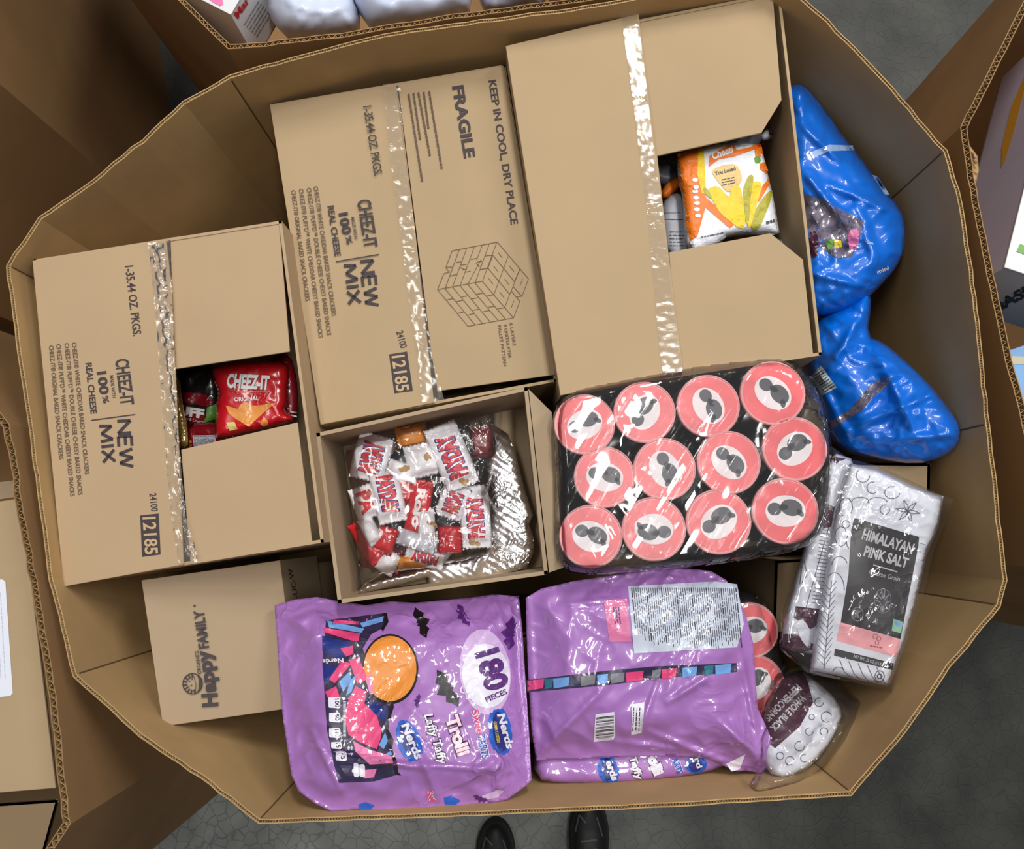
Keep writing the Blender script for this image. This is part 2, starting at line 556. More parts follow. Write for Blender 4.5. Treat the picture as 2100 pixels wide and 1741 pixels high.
r1 = N.new('ShaderNodeValToRGB'); r1.color_ramp.elements[0].color = (*lin((42, 43, 40)), 1); r1.color_ramp.elements[1].color = (*lin((70, 71, 66)), 1)
r1.color_ramp.elements[0].position = .3; r1.color_ramp.elements[1].position = .75
L.new(n1.outputs['Fac'], r1.inputs['Fac'])
r2 = N.new('ShaderNodeValToRGB'); r2.color_ramp.elements[0].color = (0.35, 0.35, 0.35, 1); r2.color_ramp.elements[1].color = (1, 1, 1, 1)
r2.color_ramp.elements[1].position = 0.06
L.new(vo.outputs['Distance'], r2.inputs['Fac'])
ml = N.new('ShaderNodeMixRGB'); ml.blend_type = 'MULTIPLY'; ml.inputs[0].default_value = 0.3
L.new(r1.outputs[0], ml.inputs[1]); L.new(r2.outputs[0], ml.inputs[2])
# a paler stretch of floor near the left bin, fading outward
sx = N.new('ShaderNodeVectorMath'); sx.operation = 'DISTANCE'; sx.inputs[1].default_value = (-0.85, -1.15, 0)
L.new(tc.outputs['Object'], sx.inputs[0])
mw = N.new('ShaderNodeMapRange'); mw.inputs[1].default_value = 0.35; mw.inputs[2].default_value = 1.5; mw.inputs[3].default_value = 1; mw.inputs[4].default_value = 0
L.new(sx.outputs['Value'], mw.inputs[0])
mm = N.new('ShaderNodeMath'); mm.operation = 'MULTIPLY'; cf = N.new('ShaderNodeMath'); cf.operation = 'MULTIPLY_ADD'; cf.inputs[1].default_value = 0.4; cf.inputs[2].default_value = 0.2; L.new(mw.outputs[0], cf.inputs[0]); L.new(cf.outputs[0], ml.inputs[0]); L.new(mw.outputs[0], mm.inputs[0]); L.new(n1.outputs['Fac'], mm.inputs[1])
dm = N.new('ShaderNodeMixRGB'); dm.inputs[2].default_value = (*lin((185, 188, 184)), 1)
L.new(mm.outputs[0], dm.inputs[0]); L.new(ml.outputs[0], dm.inputs[1])
dk = N.new('ShaderNodeMixRGB'); dk.blend_type = 'MULTIPLY'
L.new(cf.outputs[0], dk.inputs[0]); L.new(dm.outputs[0], dk.inputs[1]); L.new(r2.outputs[0], dk.inputs[2])
L.new(dk.outputs[0], P.inputs['Base Color'])
bp = N.new('ShaderNodeBump'); bp.inputs['Strength'].default_value = 0.15; bp.inputs['Distance'].default_value = 0.003
L.new(r2.outputs[0], bp.inputs['Height']); L.new(bp.outputs[0], P.inputs['Normal'])
fl = mk('floor', [(-4, -4, 0), (4, -4, 0), (4, 5, 0), (-4, 5, 0)], [(0, 1, 2, 3)], fm)
fl['kind'] = 'structure'

# ------------------------------------------------------------------ corrugated bins
SCORE = mat('crushed_score_line', (96, 72, 46), .9)
def bin_(name, label, panels, ztop, zbot, th, m, wob=0.0009, seed=3, flute=8.0, inward=True, skip=(), bottom=True, scores=False):
    """panels: pixel polylines of the outer top edge; end of one is the start of the next"""
    rs = np.random.RandomState(seed)
    pts, own = [], []
    for k, pl in enumerate(panels):
        q = []
        for i in range(len(pl) - 1):
            a, b = np.array(pl[i], float), np.array(pl[i + 1], float)
            n = max(1, int(np.linalg.norm(b - a) / 25))
            q += [a + (b - a) * j / n for j in range(n)]
        own.append((len(pts), len(q)))
        pts += q
    X = np.array([W(p[0], p[1], ztop) for p in pts])
    n = len(X)
    c = X.mean(0)
    nxt, prv = np.roll(X, -1, 0), np.roll(X, 1, 0)
    e1 = (nxt - X); e0 = (X - prv)
    def nrm(e):
        q = np.stack([-e[:, 1], e[:, 0]], 1); return q / np.linalg.norm(q, axis=1)[:, None]
    N0, N1 = nrm(e0), nrm(e1)
    M_ = (N0 + N1); M_ /= (1 + (N0 * N1).sum(1))[:, None]
    s = np.sign(((c[:2] - X[:, :2]) * M_).sum())
    M_ *= s
    zj = rs.randn(n) * wob
    root = thing(name, label, 'bin', (c[0], c[1], zbot))
    for k, (i0, cnt) in enumerate(own):
        if k in skip: continue
        ids = [(i0 + j) % n for j in range(cnt + 1)]
        def sheet(o0, o1, dz=0.0):
            V, F = [], []
            for j, i in enumerate(ids):
                for (o, z) in ((o0, ztop + zj[i] + dz), (o1, ztop + zj[i] + dz), (o1, zbot), (o0, zbot)):
                    V.append((X[i, 0] + M_[i, 0] * o, X[i, 1] + M_[i, 1] * o, z))
            for j in range(len(ids) - 1):
                a, b = 4 * j, 4 * j + 4
                for q in range(4):
                    r = (q + 1) % 4
                    F.append([a + q, a + r, b + r, b + q])
            F.append([3, 2, 1, 0]); F.append([4 * (len(ids) - 1) + q for q in range(4)])
            return np.array(V), F
        V, F = join([sheet(0, 0.0013), sheet(th - 0.0013, th)])
        pn = mk('side_panel', V, F, m, root)
        # zigzag fluting between the two liners
        V2, F2 = [], []
        acc = 0.0; side = 0
        inner0, inner1 = 0.0013, th - 0.0013
        halfp = flute / 2 / 1000
        for j in range(len(ids) - 1):
            a, b = ids[j], ids[j + 1]
            Lw = np.linalg.norm(X[b] - X[a])
            k2 = max(1, int(round(Lw / halfp)))
            for q in range(k2):
                t = q / k2
                o = inner0 if side else inner1
                side ^= 1
                x = X[a] * (1 - t) + X[b] * t; mm = M_[a] * (1 - t) + M_[b] * t
                zt = ztop + zj[a] * (1 - t) + zj[b] * t - 0.0012 + rs.randn() * 0.0004
                V2 += [(x[0] + mm[0] * o, x[1] + mm[1] * o, zt), (x[0] + mm[0] * o, x[1] + mm[1] * o, ztop - 0.05)]
        F2 = [[2 * q, 2 * q + 1, 2 * q + 3, 2 * q + 2] for q in range(len(V2) // 2 - 1)]
        mk('fluting', V2, F2, EDGE, pn, solid=0.0009)
    if scores:
        for k, (i0, cnt) in enumerate(own):
            t = (X[(i0 + 1) % n, :2] - X[i0 - 1, :2]); t /= np.linalg.norm(t)
            q = X[i0, :2] + M_[i0] * (th + .0004)
            V = [(q[0] + t[0] * s_ * .0011, q[1] + t[1] * s_ * .0011, z) for (s_, z) in ((-1, ztop - .004), (1, ztop - .004), (1, zbot + .01), (-1, zbot + .01))]
            mk('fold_score', V, [(0, 1, 2, 3)], SCORE, root)
    if bottom:
        V, F = prism([(X[i, 0] + M_[i, 0] * th, X[i, 1] + M_[i, 1] * th, zbot + .006) for i in range(n)], (0, 0, -.006))
        mk('bottom_panel', V, F, m, root)
    return root

ZR = 0.92
main_bin = bin_('cardboard_bin', 'large octagonal corrugated bin holding the snack cartons and candy bags',
    [[(470, 155), (540, 132), (640, 106), (760, 74), (930, 47), (1170, 16), (1590, -55)],
     [(1590, -55), (1700, 40), (1850, 200), (1942, 308)],
     [(1942, 308), (1975, 420), (2002, 610), (2030, 870)],
     [(2030, 870), (2050, 1040), (2066, 1190), (2052, 1245)],
     [(2052, 1245), (1950, 1368), (1860, 1500), (1746, 1632)],
     [(1746, 1632), (1400, 1654), (1000, 1672), (530, 1690)],
     [(530, 1690), (430, 1610), (285, 1512), (150, 1388)],
     [(150, 1388), (100, 1190), (62, 900), (40, 750), (12, 545)],
     [(12, 545), (80, 445), (190, 368), (290, 285), (375, 208), (470, 155)]], ZR, 0.0, 0.0055, BIN, flute=3.4, scores=True)

left_bin = bin_('cardboard_bin', 'open corrugated bin left of the snack bin with a labelled carton inside',
    [[(20, 870), (62, 1110), (112, 1400), (145, 1690)],
     [(145, 1690), (60, 1820), (-180, 2160)],
     [(-180, 2160), (-900, 2240)], [(-900, 2240), (-1250, 1900)], [(-1250, 1900), (-1300, 1000)],
     [(-1300, 1000), (-1000, 620)], [(-1000, 620), (-193, 604)], [(-193, 604), (20, 870)]], 0.93, 0.0, 0.009, BIN2, wob=0.0012, seed=8, flute=9)

top_bin = bin_('cardboard_bin', 'open corrugated bin behind holding white plastic bags and a small box',
    [[(468, 102), (700, 77), (760, 66), (930, 39), (1170, 8), (1590, -64)],
     [(1590, -64), (1860, -420)], [(1860, -420), (1820, -1100)], [(1820, -1100), (1500, -1500)],
     [(1500, -1500), (400, -1400)], [(400, -1400), (60, -1000)], [(60, -1000), (22, -333)],
     [(22, -333), (365, 0), (468, 102)]], 0.92, 0.0, 0.007, BIN2, seed=11)

right_bin = bin_('cardboard_bin', 'open corrugated bin on the right with a lavender and white box inside',
    [[(1968, 262), (1998, 440), (2050, 690), (2108, 920), (2160, 1165)],
     [(2160, 1165), (2700, 1400)], [(2700, 1400), (3300, 1000)], [(3300, 1000), (3300, 200)],
     [(3300, 200), (2900, -300)], [(2900, -300), (2182, -163)], [(2182, -163), (2100, 0), (1968, 262)]], 0.92, 0.0, 0.009, BIN2, seed=14)

corner_bin = bin_('cardboard_bin', 'tall closed-sided corrugated bin past the upper left rim',
    [[(-215, -10), (-560, 420)], [(-560, 420), (-1200, 380)], [(-1200, 380), (-1500, -300)],
     [(-1500, -300), (-1100, -900)], [(-1100, -900), (-300, -800)], [(-300, -800), (-215, -10)]], 0.95, 0.0, 0.009, BIN2, seed=17)

# ------------------------------------------------------------------ cartons
def carton(name, label, corners, h, m, group=None, th=0.004, inner=None, sides=(0, 1, 2, 3)):
    """corners: four (px,py,z) of the top, clockwise in the frame from upper left"""
    T = [W(*c) for c in corners]
    c = sum(T, Vector()) / 4
    root = thing(name, label, 'carton', (c.x, c.y, c.z - h), group)
    for i in sides:
        a, b = T[i], T[(i + 1) % 4]
        e = (b - a).normalized()
        nin = Vector((e.y, -e.x, 0))
        if nin.dot(c - a) < 0: nin = -nin
        P_ = [a, b, b + nin * th, a + nin * th]
        P_ = [p - Vector((0, 0, 0.0006)) for p in P_]
        mk('side_panel', *prism(P_, (0, 0, -(h - .0006))), m, root)
    V, F = prism([p - Vector((0, 0, h - .004)) for p in T], (0, 0, -.004))
    mk('bottom_panel', V, F, m, root)
    return root, T, Plane(T[0], T[1], T[2])
def flap(root, pts, m=KRAFT, th=0.0035, name='flap', bevel=0.0008, lift=0.0):
    V, F = prism([W(*p) + Vector((0, 0, lift)) for p in pts], (0, 0, -th))
    return mk(name, V, F, m, root, bevel=bevel)
def strip(root, surf, pts0, pts1, m=TAPE, off=0.0007, wr=0.0012, seed=2, name='tape', step=5):
    """ribbon between two pixel polylines, slightly wrinkled"""
    a = np.array(pts0, float); b = np.array(pts1, float)
    def rs(q, n):
        d = np.r_[0, np.cumsum(np.linalg.norm(np.diff(q, axis=0), axis=1))]
        t = np.linspace(0, d[-1], n)
        return np.stack([np.interp(t, d, q[:, 0]), np.interp(t, d, q[:, 1])], 1)
    n = int(np.linalg.norm(a[-1] - a[0]) / step) + 2
    A, B = rs(a, n), rs(b, n)
    k = 7
    V, F = [], []
    for i in range(n):
        for j in range(k):
            p = A[i] + (B[i] - A[i]) * j / (k - 1)
            V.append(p)
    V = np.array(V)
    P_ = surf.pts(V[:, 0], V[:, 1], off)
    w = rid(V[:, 0], V[:, 1], 16, seed) * wr
    P_[:, 2] += w
    for i in range(n - 1):
        for j in range(k - 1):
            q = i * k + j
            F.append([q, q + 1, q + k + 1, q + k])
    return mk(name, P_, F, m, root, smooth=True)

# lower layer that carries the goods
def lower(label, corners, h):
    r, T, pl = carton('lower_carton', label, corners, h, KRAFT, 'plain cartons in the lower layer')
    V, F = prism([p for p in T], (0, 0, -.0006))
    mk('closed_flap', [t for t in V], F, KRAFT, r)
    return r

# left snack carton -----------------------------------------------------------
ZL = 0.895
cl, TL_, PL_ = carton('snack_carton', 'half-open snack carton with printed flap, red snack bags showing in its gap',
    [(68, 532, ZL), (577, 452, ZL), (664, 1112, ZL), (131, 1200, ZL)], 0.33, KRAFT2)
SL = Plane(W(68, 532, ZL + .001), W(577, 452, ZL + .001), W(664, 1112, ZL + .001))
flap(cl, [(349, 487, ZL - .002), (572, 456, ZL - .002), (594, 721, ZL - .002), (357, 757, ZL - .002)], KRAFT2)
flap(cl, [(371, 922, ZL - .002), (610, 866, ZL - .002), (640, 1113, ZL - .002), (390, 1154, ZL - .002)], KRAFT2)
flap(cl, [(66, 534, ZL + .0035), (340, 489, ZL + .004), (352, 600, ZL + .0045), (376, 1158, ZL + .0045), (130, 1203, ZL + .0035)], KRAFT2)
SLf = Plane(W(66, 534, ZL + .0035), W(340, 489, ZL + .004), W(130, 1203, ZL + .0035))
def snack_lettering(root, S, o):
    p = Print(S, 0.0009)
    g = o
    p.text('1-35.44 OZ. PKGS.', g['oz'][0], g['oz'][1], 17, .012)
    p.text('CHEEZ-IT', g['ch'][0], g['ch'][1], 27, .024)
    p.strokes('NEW', g['new'][0], g['new'][1], 27, 6.2)
    p.strokes('MIX', g['mix'][0], g['mix'][1], 25, 6.2)
    p.line(g['bar'][:2], 2.2)
    p.text('MADE WITH', g['mw'][0], g['mw'][1], 7, .01)
    p.text('100', g['c'][0], g['c'][1], 18, .035)
    p.text('%', g['pc'][0], g['pc'][1], 12, .02)
    p.text('REAL CHEESE', g['rc'][0], g['rc'][1], 12.5, .025)
    p.text('24100', g['n'][0], g['n'][1], 14, .015)
    p.build('printed_lettering', INK, root)
    p = Print(S, 0.0009)
    for t, k in (('CHEEZ-IT® WHITE CHEDDAR BAKED SNACK CRACKERS', 'l4'), ('CHEEZ-IT® PUFF\'D™ DOUBLE CHEESE CHEESY BAKED SNACKS', 'l3'),
                 ('CHEEZ-IT® PUFF\'D™ WHITE CHEDDAR CHEESY BAKED SNACKS', 'l2'), ('CHEEZ-IT® ORIGINAL BAKED SNACK CRACKERS', 'l1')):
        p.text(t, g[k][0], g[k][1], 9, .012)
    p.build('fine_print', INKT, root)['kind'] = 'stuff'
    p = Print(S, 0.0008); p.poly(g['box']); b = p.build('number_block', INK, root, 'black printed number block')
    p = Print(S, 0.0012); p.text('12185', g['bt'][0], g['bt'][1], 26, .02); p.build('number_print', KTXT, b)
snack_lettering(cl, SLf, dict(oz=[(257, 546), (274, 690)], ch=[(237, 738), (249, 832)], new=[(241, 864), (247, 958)], mix=[(204, 874), (212, 947)],
    bar=[(278, 850), (188, 862)], mw=[(226, 770), (231, 816)], c=[(200, 763), (206, 810)], pc=[(210, 813), (213, 828)], rc=[(176, 745), (187, 849)],
    n=[(307, 1012), (311, 1049)], l4=[(148, 703), (175, 973)], l3=[(133, 704), (161, 1015)], l2=[(116, 706), (145, 1018)], l1=[(101, 709), (122, 942)],
    box=[(288, 1057), (326, 1053), (330, 1137), (292, 1142)], bt=[(294, 1061), (299, 1137)]))
strip(cl, SLf, [(305, 500), (320, 640), (338, 900), (352, 1060), (368, 1158)], [(350, 492), (356, 640), (368, 900), (382, 1060), (410, 1152)], seed=4, wr=.003)
# raised folded edge of the loose tape
strip(cl, SLf, [(313, 505), (330, 640), (352, 820), (364, 960), (376, 1060), (386, 1140)], [(340, 500), (349, 640), (362, 820), (370, 960), (384, 1060), (410, 1146)], seed=9, wr=.006, off=.002, name='tape_fold')

# middle snack carton --------------------------------------------------------
ZM = 0.84
cm, TM_, PM_ = carton('snack_carton', 'closed snack carton with cube stacking drawing and fragile warning printed on top',
    [(553, 214, ZM), (1036, 132, ZM), (1143, 782, ZM), (657, 872, ZM)], 0.33, KRAFT)
flap(cm, [(553, 214, ZM + .0035), (812, 172, ZM + .001), (822, 230, ZM + .004), (851, 470, ZM + .0055), (890, 826, ZM + .0055), (657, 871, ZM + .0035)], KRAFT)
flap(cm, [(816, 172, ZM + .0005), (1034, 134, ZM + .0035), (1141, 768, ZM + .0035), (897, 802, ZM + .002), (884, 720, ZM + .001)], KRAFT)
SMl = Plane(W(553, 214, ZM + .0035), W(851, 470, ZM + .0052), W(657, 871, ZM + .0035))
SMr = Plane(W(850, 230, ZM + .002), W(1034, 134, ZM + .0037), W(1141, 768, ZM + .0037))
snack_lettering(cm, SMl, dict(oz=[(745, 219), (768, 361)], ch=[(733, 412), (748, 509)], new=[(739, 537), (750, 629)], mix=[(705, 545), (715, 622)],
    bar=[(777, 522), (689, 537)], mw=[(720, 446), (727, 490)], c=[(695, 438), (703, 482)], pc=[(708, 485), (712, 502)], rc=[(672, 423), (687, 526)],
    n=[(813, 681), (822, 715)], l4=[(643, 383), (681, 648)], l3=[(629, 386), (671, 688)], l2=[(613, 388), (654, 693)], l1=[(597, 391), (627, 618)],
    box=[(798, 727), (835, 721), (847, 802), (809, 807)], bt=[(804, 731), (814, 804)]))
p = Print(SMr, 0.0009)
p.text('FRAGILE', (928, 178), (953, 325), 22, .035)
p.text('KEEP IN COOL, DRY PLACE', (1002, 166), (1048, 461), 15, .02)
p.build('warning_lettering', INK, cm)
p = Print(SMr, 0.0009)
p.text('6 LAYERS', (1045, 663), (1052, 709), 6.5, .008)
p.text('8 UNITS/LAYER', (1033, 666), (1043, 735), 6.5, .008)
p.text('PALLET PATTERN', (1021, 668), (1033, 751), 6.5, .008)
for i, (a, b) in enumerate([((880, 187), (906, 346)), ((869, 189), (879, 265)), ((858, 190), (882, 320)), ((848, 191), (862, 288)), ((838, 193), (866, 372))]):
    p.scribble(a, b, 4.2, seed=i)
p.build('fine_print', INKT, cm)['kind'] = 'stuff'
K5 = lambda q: [(880 + x / 5.617, 470 + y / 5.617) for x, y in q]
p = Print(SMr, 0.0009)
segs = [[(265, 250), (787, 150)], [(787, 150), (1145, 572), (1070, 775)], [(1070, 775), (968, 660)], [(265, 250), (195, 440), (230, 495)],
    [(195, 440), (270, 437)], [(170, 513), (245, 490)], [(170, 513), (98, 695), (448, 1120), (972, 1022), (1045, 832), (950, 715)],
    [(347, 240), (185, 685), (530, 1103)], [(433, 225), (270, 665), (615, 1085)], [(520, 210), (358, 652), (707, 1070)],
    [(610, 195), (548, 355)], [(600, 350), (445, 635), (797, 1052)], [(695, 170), (530, 620), (880, 1035)], [(780, 155), (615, 600), (972, 1022)],
    [(98, 695), (615, 600)], [(735, 300), (948, 560), (985, 605), (1045, 460)], [(680, 450), (930, 750)], [(1045, 460), (870, 905)],
    [(910, 315), (745, 760)], [(735, 300), (680, 450)], [(640, 310), (735, 300)], [(590, 465), (680, 450)], [(310, 385), (370, 375)], [(478, 350), (548, 335)],
    [(205, 815), (275, 800)], [(325, 970), (398, 955)], [(315, 835), (390, 820)], [(450, 990), (518, 972)], [(375, 780), (450, 768)], [(505, 935), (580, 920)],
    [(488, 805), (562, 790)], [(625, 950), (695, 938)], [(548, 750), (625, 737)], [(682, 900), (755, 888)], [(668, 770), (745, 755)], [(795, 915), (870, 905)],
    [(245, 540), (320, 520)], [(420, 495), (480, 485)], [(370, 415), (435, 405)], [(385, 470), (435, 460)], [(555, 380), (612, 370)], [(572, 430), (600, 425)],
    [(360, 440), (408, 465)], [(540, 385), (575, 430)], [(1010, 780), (1065, 772)]]
for s_ in segs: p.line(K5(s_), 1.1)
for (x, y, a) in [(820, 300, 1), (768, 455, 1), (712, 600, 1), (952, 455, 1), (895, 605, 1), (838, 755, 1), (1062, 612, 0), (962, 865, 0)]:
    d = (25, 32) if a else (-16, 40)
    p.line(K5([(x - d[0], y - d[1]), (x + d[0], y + d[1])]), 1.0)
p.build('cube_drawing', INKT, cm)['kind'] = 'stuff'
strip(cm, SMl, [(786, 175), (802, 330), (822, 480), (842, 640), (858, 740), (866, 826)], [(822, 172), (830, 300), (852, 480), (874, 640), (888, 740), (912, 822)], seed=14, wr=.0012, off=.003)

# right carton ------------------------------------------------------------
ZB = 0.885
cr, TR_, PR_ = carton('snack_carton', 'biggest open carton, unprinted, with a yellow and orange snack bag in its gap',
    [(1037, 94, ZB), (1600, -18, ZB), (1686, 728, ZB), (1149, 810, ZB)], 0.34, KRAFT)
flap(cr, [(1312, 45, ZB - .002), (1585, -12, ZB - .002), (1603, 205, ZB - .002), (1562, 272, ZB - .002), (1345, 320, ZB - .002)], KRAFT)
flap(cr, [(1372, 517, ZB - .002), (1580, 478, ZB - .002), (1647, 532, ZB - .002), (1668, 726, ZB - .002), (1390, 770, ZB - .002)], KRAFT)
flap(cr, [(1037, 94, ZB + .0035), (1310, 28, ZB + .004), (1340, 250, ZB + .005), (1376, 560, ZB + .005), (1402, 762, ZB + .005), (1149, 811, ZB + .0035)], KRAFT)
SR = Plane(W(1037, 94, ZB + .0035), W(1340, 250, ZB + .0048), W(1149, 811, ZB + .0035))
strip(cr, SR, [(1272, 26), (1290, 150), (1308, 290), (1330, 460), (1350, 700), (1360, 768)], [(1306, 22), (1322, 150), (1338, 290), (1360, 440), (1378, 600), (1400, 762)], seed=24, wr=.0007, off=.0012)

# lower cartons ----------------------------------------------------------
def under(root_label, cs, z, h=None):
    return lower(root_label, [(x, y, z) for x, y in cs], z - 0.012 if h is None else h)
def shr(T, z, k=0.93):
    """pixel-free helper: corners of a carton at height z under another, slightly smaller"""
    c = sum(T, Vector()) / 4
    return [(c + (t - c) * k) for t in T]
def lower_w(label, T, z, k=0.94):
    Q = [Vector((q.x, q.y, z)) for q in shr(T, z, k)]
    c = sum(Q, Vector()) / 4
    h = z - 0.008
    root = thing('lower_carton', label, 'carton', (c.x, c.y, z - h), 'plain cartons in the lower layer')
    for i in range(4):
        a, b = Q[i], Q[(i + 1) % 4]
        e = (b - a).normalized(); nin = Vector((e.y, -e.x, 0))
        if nin.dot(c - a) < 0: nin = -nin
        mk('side_panel', *prism([a, b, b + nin * .004, a + nin * .004], (0, 0, -h)), KRAFT, root)
    mk('closed_flap', *prism([q + Vector((0, 0, .0)) for q in Q], (0, 0, -.004)), KRAFT, root)
    return root
lower_w('plain carton under the half-open snack carton', TL_, ZL - .33, .95)
lower_w('plain carton under the fragile snack carton', TM_, ZM - .33, .9)
lower_w('plain carton under the biggest open carton', TR_, ZB - .34, .9)

# happy family carton
ZH = 0.80
chf, TH_, PH_ = carton('baby_food_carton', 'plain grey-brown carton with round logo, standing below the left snack carton',
    [(290, 1190, .852), (574, 1149, .792), (612, 1450, .792), (334, 1490, .855)], 0.2, KRAFT3)
flap(chf, [(290, 1190, .8555), (574, 1149, .7955), (612, 1450, .7955), (334, 1490, .8585)], KRAFT3, name='top_panel')
SH = Plane(W(290, 1190, .8555), W(574, 1149, .7955), W(334, 1490, .8585))
p = Print(SH, .0009)
p.text('H', (446, 1448), (444, 1421), 30, .05)
p.text('appy', (443, 1418), (429, 1331), 28, .045)
p.text('FAMILY', (428, 1328), (417, 1250), 20, .04)
p.text('ORGANICS', (413, 1382), (407, 1334), 7.5, .02)
p.ell((399, 1242), 2.3, 2.3)
p.build('brand_lettering', INK, chf)
p = Print(SH, .0009)
cx, cy = 395, 1402
for k in range(28):
    a = k * 2 * math.pi / 28; b = (k + 1) * 2 * math.pi / 28
    p.poly([(cx + 21 * math.cos(a), cy + 22 * math.sin(a)), (cx + 21 * math.cos(b), cy + 22 * math.sin(b)), (cx + 19 * math.cos(b), cy + 20 * math.sin(b)), (cx + 19 * math.cos(a), cy + 20 * math.sin(a))])
for k in range(9):
    a = math.radians(75 + k * 24)
    p.line([(cx + 11 * math.cos(a), cy + 12 * math.sin(a)), (cx + 20 * math.cos(a), cy + 21 * math.sin(a))], 3.4)
arc = [(cx + 20 * math.cos(t), cy + 21 * math.sin(t)) for t in np.linspace(-1.1, 1.1, 12)]
p.poly(arc + [(cx + 12, cy + 10), (cx + 13, cy - 8)])
p.line([(cx + 2, cy - 16), (cx + 7, cy), (cx + 6, cy + 16)], 1.2)
for q in ((-6, -5), (-2, 3), (-7, 5), (-1, -9)): p.ell((cx + q[0], cy + q[1]), 1.4, 1.4, n=8)
p.build('round_logo', INK, chf)
PHs = Plane(TH_[1], TH_[2], TH_[1] - Vector((0, 0, .1)), up=False)
p = Print(PHs, .0008); p.text('3-UC-W', (612, 1235), (598, 1165), 9, .02); p.build('side_lettering', INK, chf)
lower_w('plain carton under the round-logo carton', TH_, .588, .88)

# candy tray ------------------------------------------------------------
ZT = 0.86
ct, TT_, PT_ = carton('candy_tray', 'open-topped brown carton tray holding a clear bag of wrapped candies',
    [(648, 888, ZT), (1082, 793, ZT), (1124, 1178, ZT), (693, 1238, ZT)], 0.14, KRAFT3, th=.005)
V, F = prism([W(1084, 798, ZT), W(1132, 846, ZT - .006), W(1156, 1164, ZT - .006), W(1126, 1174, ZT)], (0, 0, -.004))
mk('folded_flap', V, F, KRAFT3, ct)
lower_w('plain carton under the candy tray', TT_, ZT - .14, .95)

# dark filler cartons under the candy bags and cans
def filler(label, cs, z):
    T = [W(x, y, z) for x, y in cs]
    return lower_w(label, T, z, 1.0)
filler('plain carton under the two purple candy bags', [(640, 1330), (1480, 1275), (1480, 1500), (660, 1560)], 0.755)
filler('plain carton under the shrink-wrapped cans', [(1185, 870), (1620, 820), (1640, 1060), (1200, 1110)], 0.63)
filler('plain carton beneath the lower blue bag, its corner showing', [(1600, 560), (1760, 600), (1800, 880), (1620, 890)], 0.69)
# ------------------------------------------------------------------ soft goods
def soft(name, label, cat, S, m, group=None, step=6, closed=True, parent=None, skirt=None):
    V, F = S.mesh(step, closed, skirt)
    o = mk(name, V, F, m, parent, smooth=True)
    if label: tag(o, label, cat, group)
    return o
def bagroot(name, label, cat, S, m, part='bag_film', group=None, step=6, closed=True):
    z0 = S.z - S.T / 2
    c = W(S.c[0], S.c[1], z0)
    r = thing(name, label, cat, c, group)
    V, F = S.mesh(step, closed)
    b = mk(part, V, F, m, r, smooth=True)
    return r, b

K3 = lambda q: [(560 + x / 3.48, 1180 + y / 3.48) for x, y in q]

def brand_set(S, r, q, sc=1.0):
    """row of brand marks on the purple bags; q maps each mark to baseline ends"""
    for (c, rx, ry, ang) in q['blob']:
        p = Print(S, .0007, 6)
        n = 34
        pts = []
        rr = random.Random(int(c[0]))
        for k in range(n):
            t = 2 * math.pi * k / n; w = 1 + rr.uniform(-.08, .10)
            a = math.radians(ang)
            x, y = rx * math.cos(t) * w, ry * math.sin(t) * w
            pts.append((c[0] + x * math.cos(a) - y * math.sin(a), c[1] + x * math.sin(a) + y * math.cos(a)))
        p.poly(pts); p.build('blue_emblem', BLUEP, r)
        p = Print(S, .0010, 6); p.ell(c, rx * .62, ry * .86, ang); p.build('emblem_ground', NAVYP, r)
    for (t, A, B, h, bo, m0, m1, sh) in q['text']:
        if m1:
            p = Print(S, .0012, 6); p.text(t, A, B, h, bo + .06, sh); p.build('brand_outline', m1, r)
        p = Print(S, .0017, 6); p.text(t, A, B, h, bo, sh); p.build('brand_lettering', m0, r)

# ---- purple candy bag, front side up
S1 = Soft([(563, 1242), (600, 1230), (650, 1224), (700, 1234), (750, 1241), (800, 1233), (850, 1236), (905, 1231), (960, 1226), (1010, 1219), (1064, 1222), (1072, 1300),
    (1078, 1400), (1085, 1500), (1090, 1600), (1078, 1612), (1040, 1640), (1000, 1648), (930, 1656), (870, 1662), (790, 1662), (730, 1660), (680, 1664), (645, 1647), (612, 1622), (597, 1588),
    (590, 1540), (580, 1470), (573, 1400), (569, 1320)], 0.850, 0.085, 100, flat=True, tilt=(-.00002, .00020), amp=.004, asc=120, seed=3, crumple=.0015, csc=85, rnd=0, frill=.0035, fsc=46,
    ridges=((700, 1560, 1060, 1580, 7, .006), (640, 1500, 700, 1620, 6, .006), (850, 1520, 900, 1640, 8, .006), (640, 1530, 880, 1580, 4, .005), (1010, 1222, 1040, 1300, 5, .006), (1050, 1230, 1085, 1600, 8, -.006),
            (590, 1260, 640, 1240, 5, .004), (930, 1240, 980, 1290, 4, .005), (960, 1600, 1010, 1560, 10, .008)))
b1, f1 = bagroot('candy_bag', 'shiny purple candy bag with orange picture and white count roundel, front side up', 'candy bag', S1, PURPLE, group='purple candy bags', step=5)
p = Print(S1, .0005, 6)
p.poly(K3([(378, 320), (800, 268), (820, 330), (790, 370), (700, 420), (640, 520), (690, 700), (720, 860), (850, 940), (815, 1100), (850, 1230), (895, 1420), (720, 1470), (470, 1480), (430, 1330), (385, 1100), (352, 620)]))
win = p.build('clear_window', DKP, b1, 'see-through window showing wrapped candies')
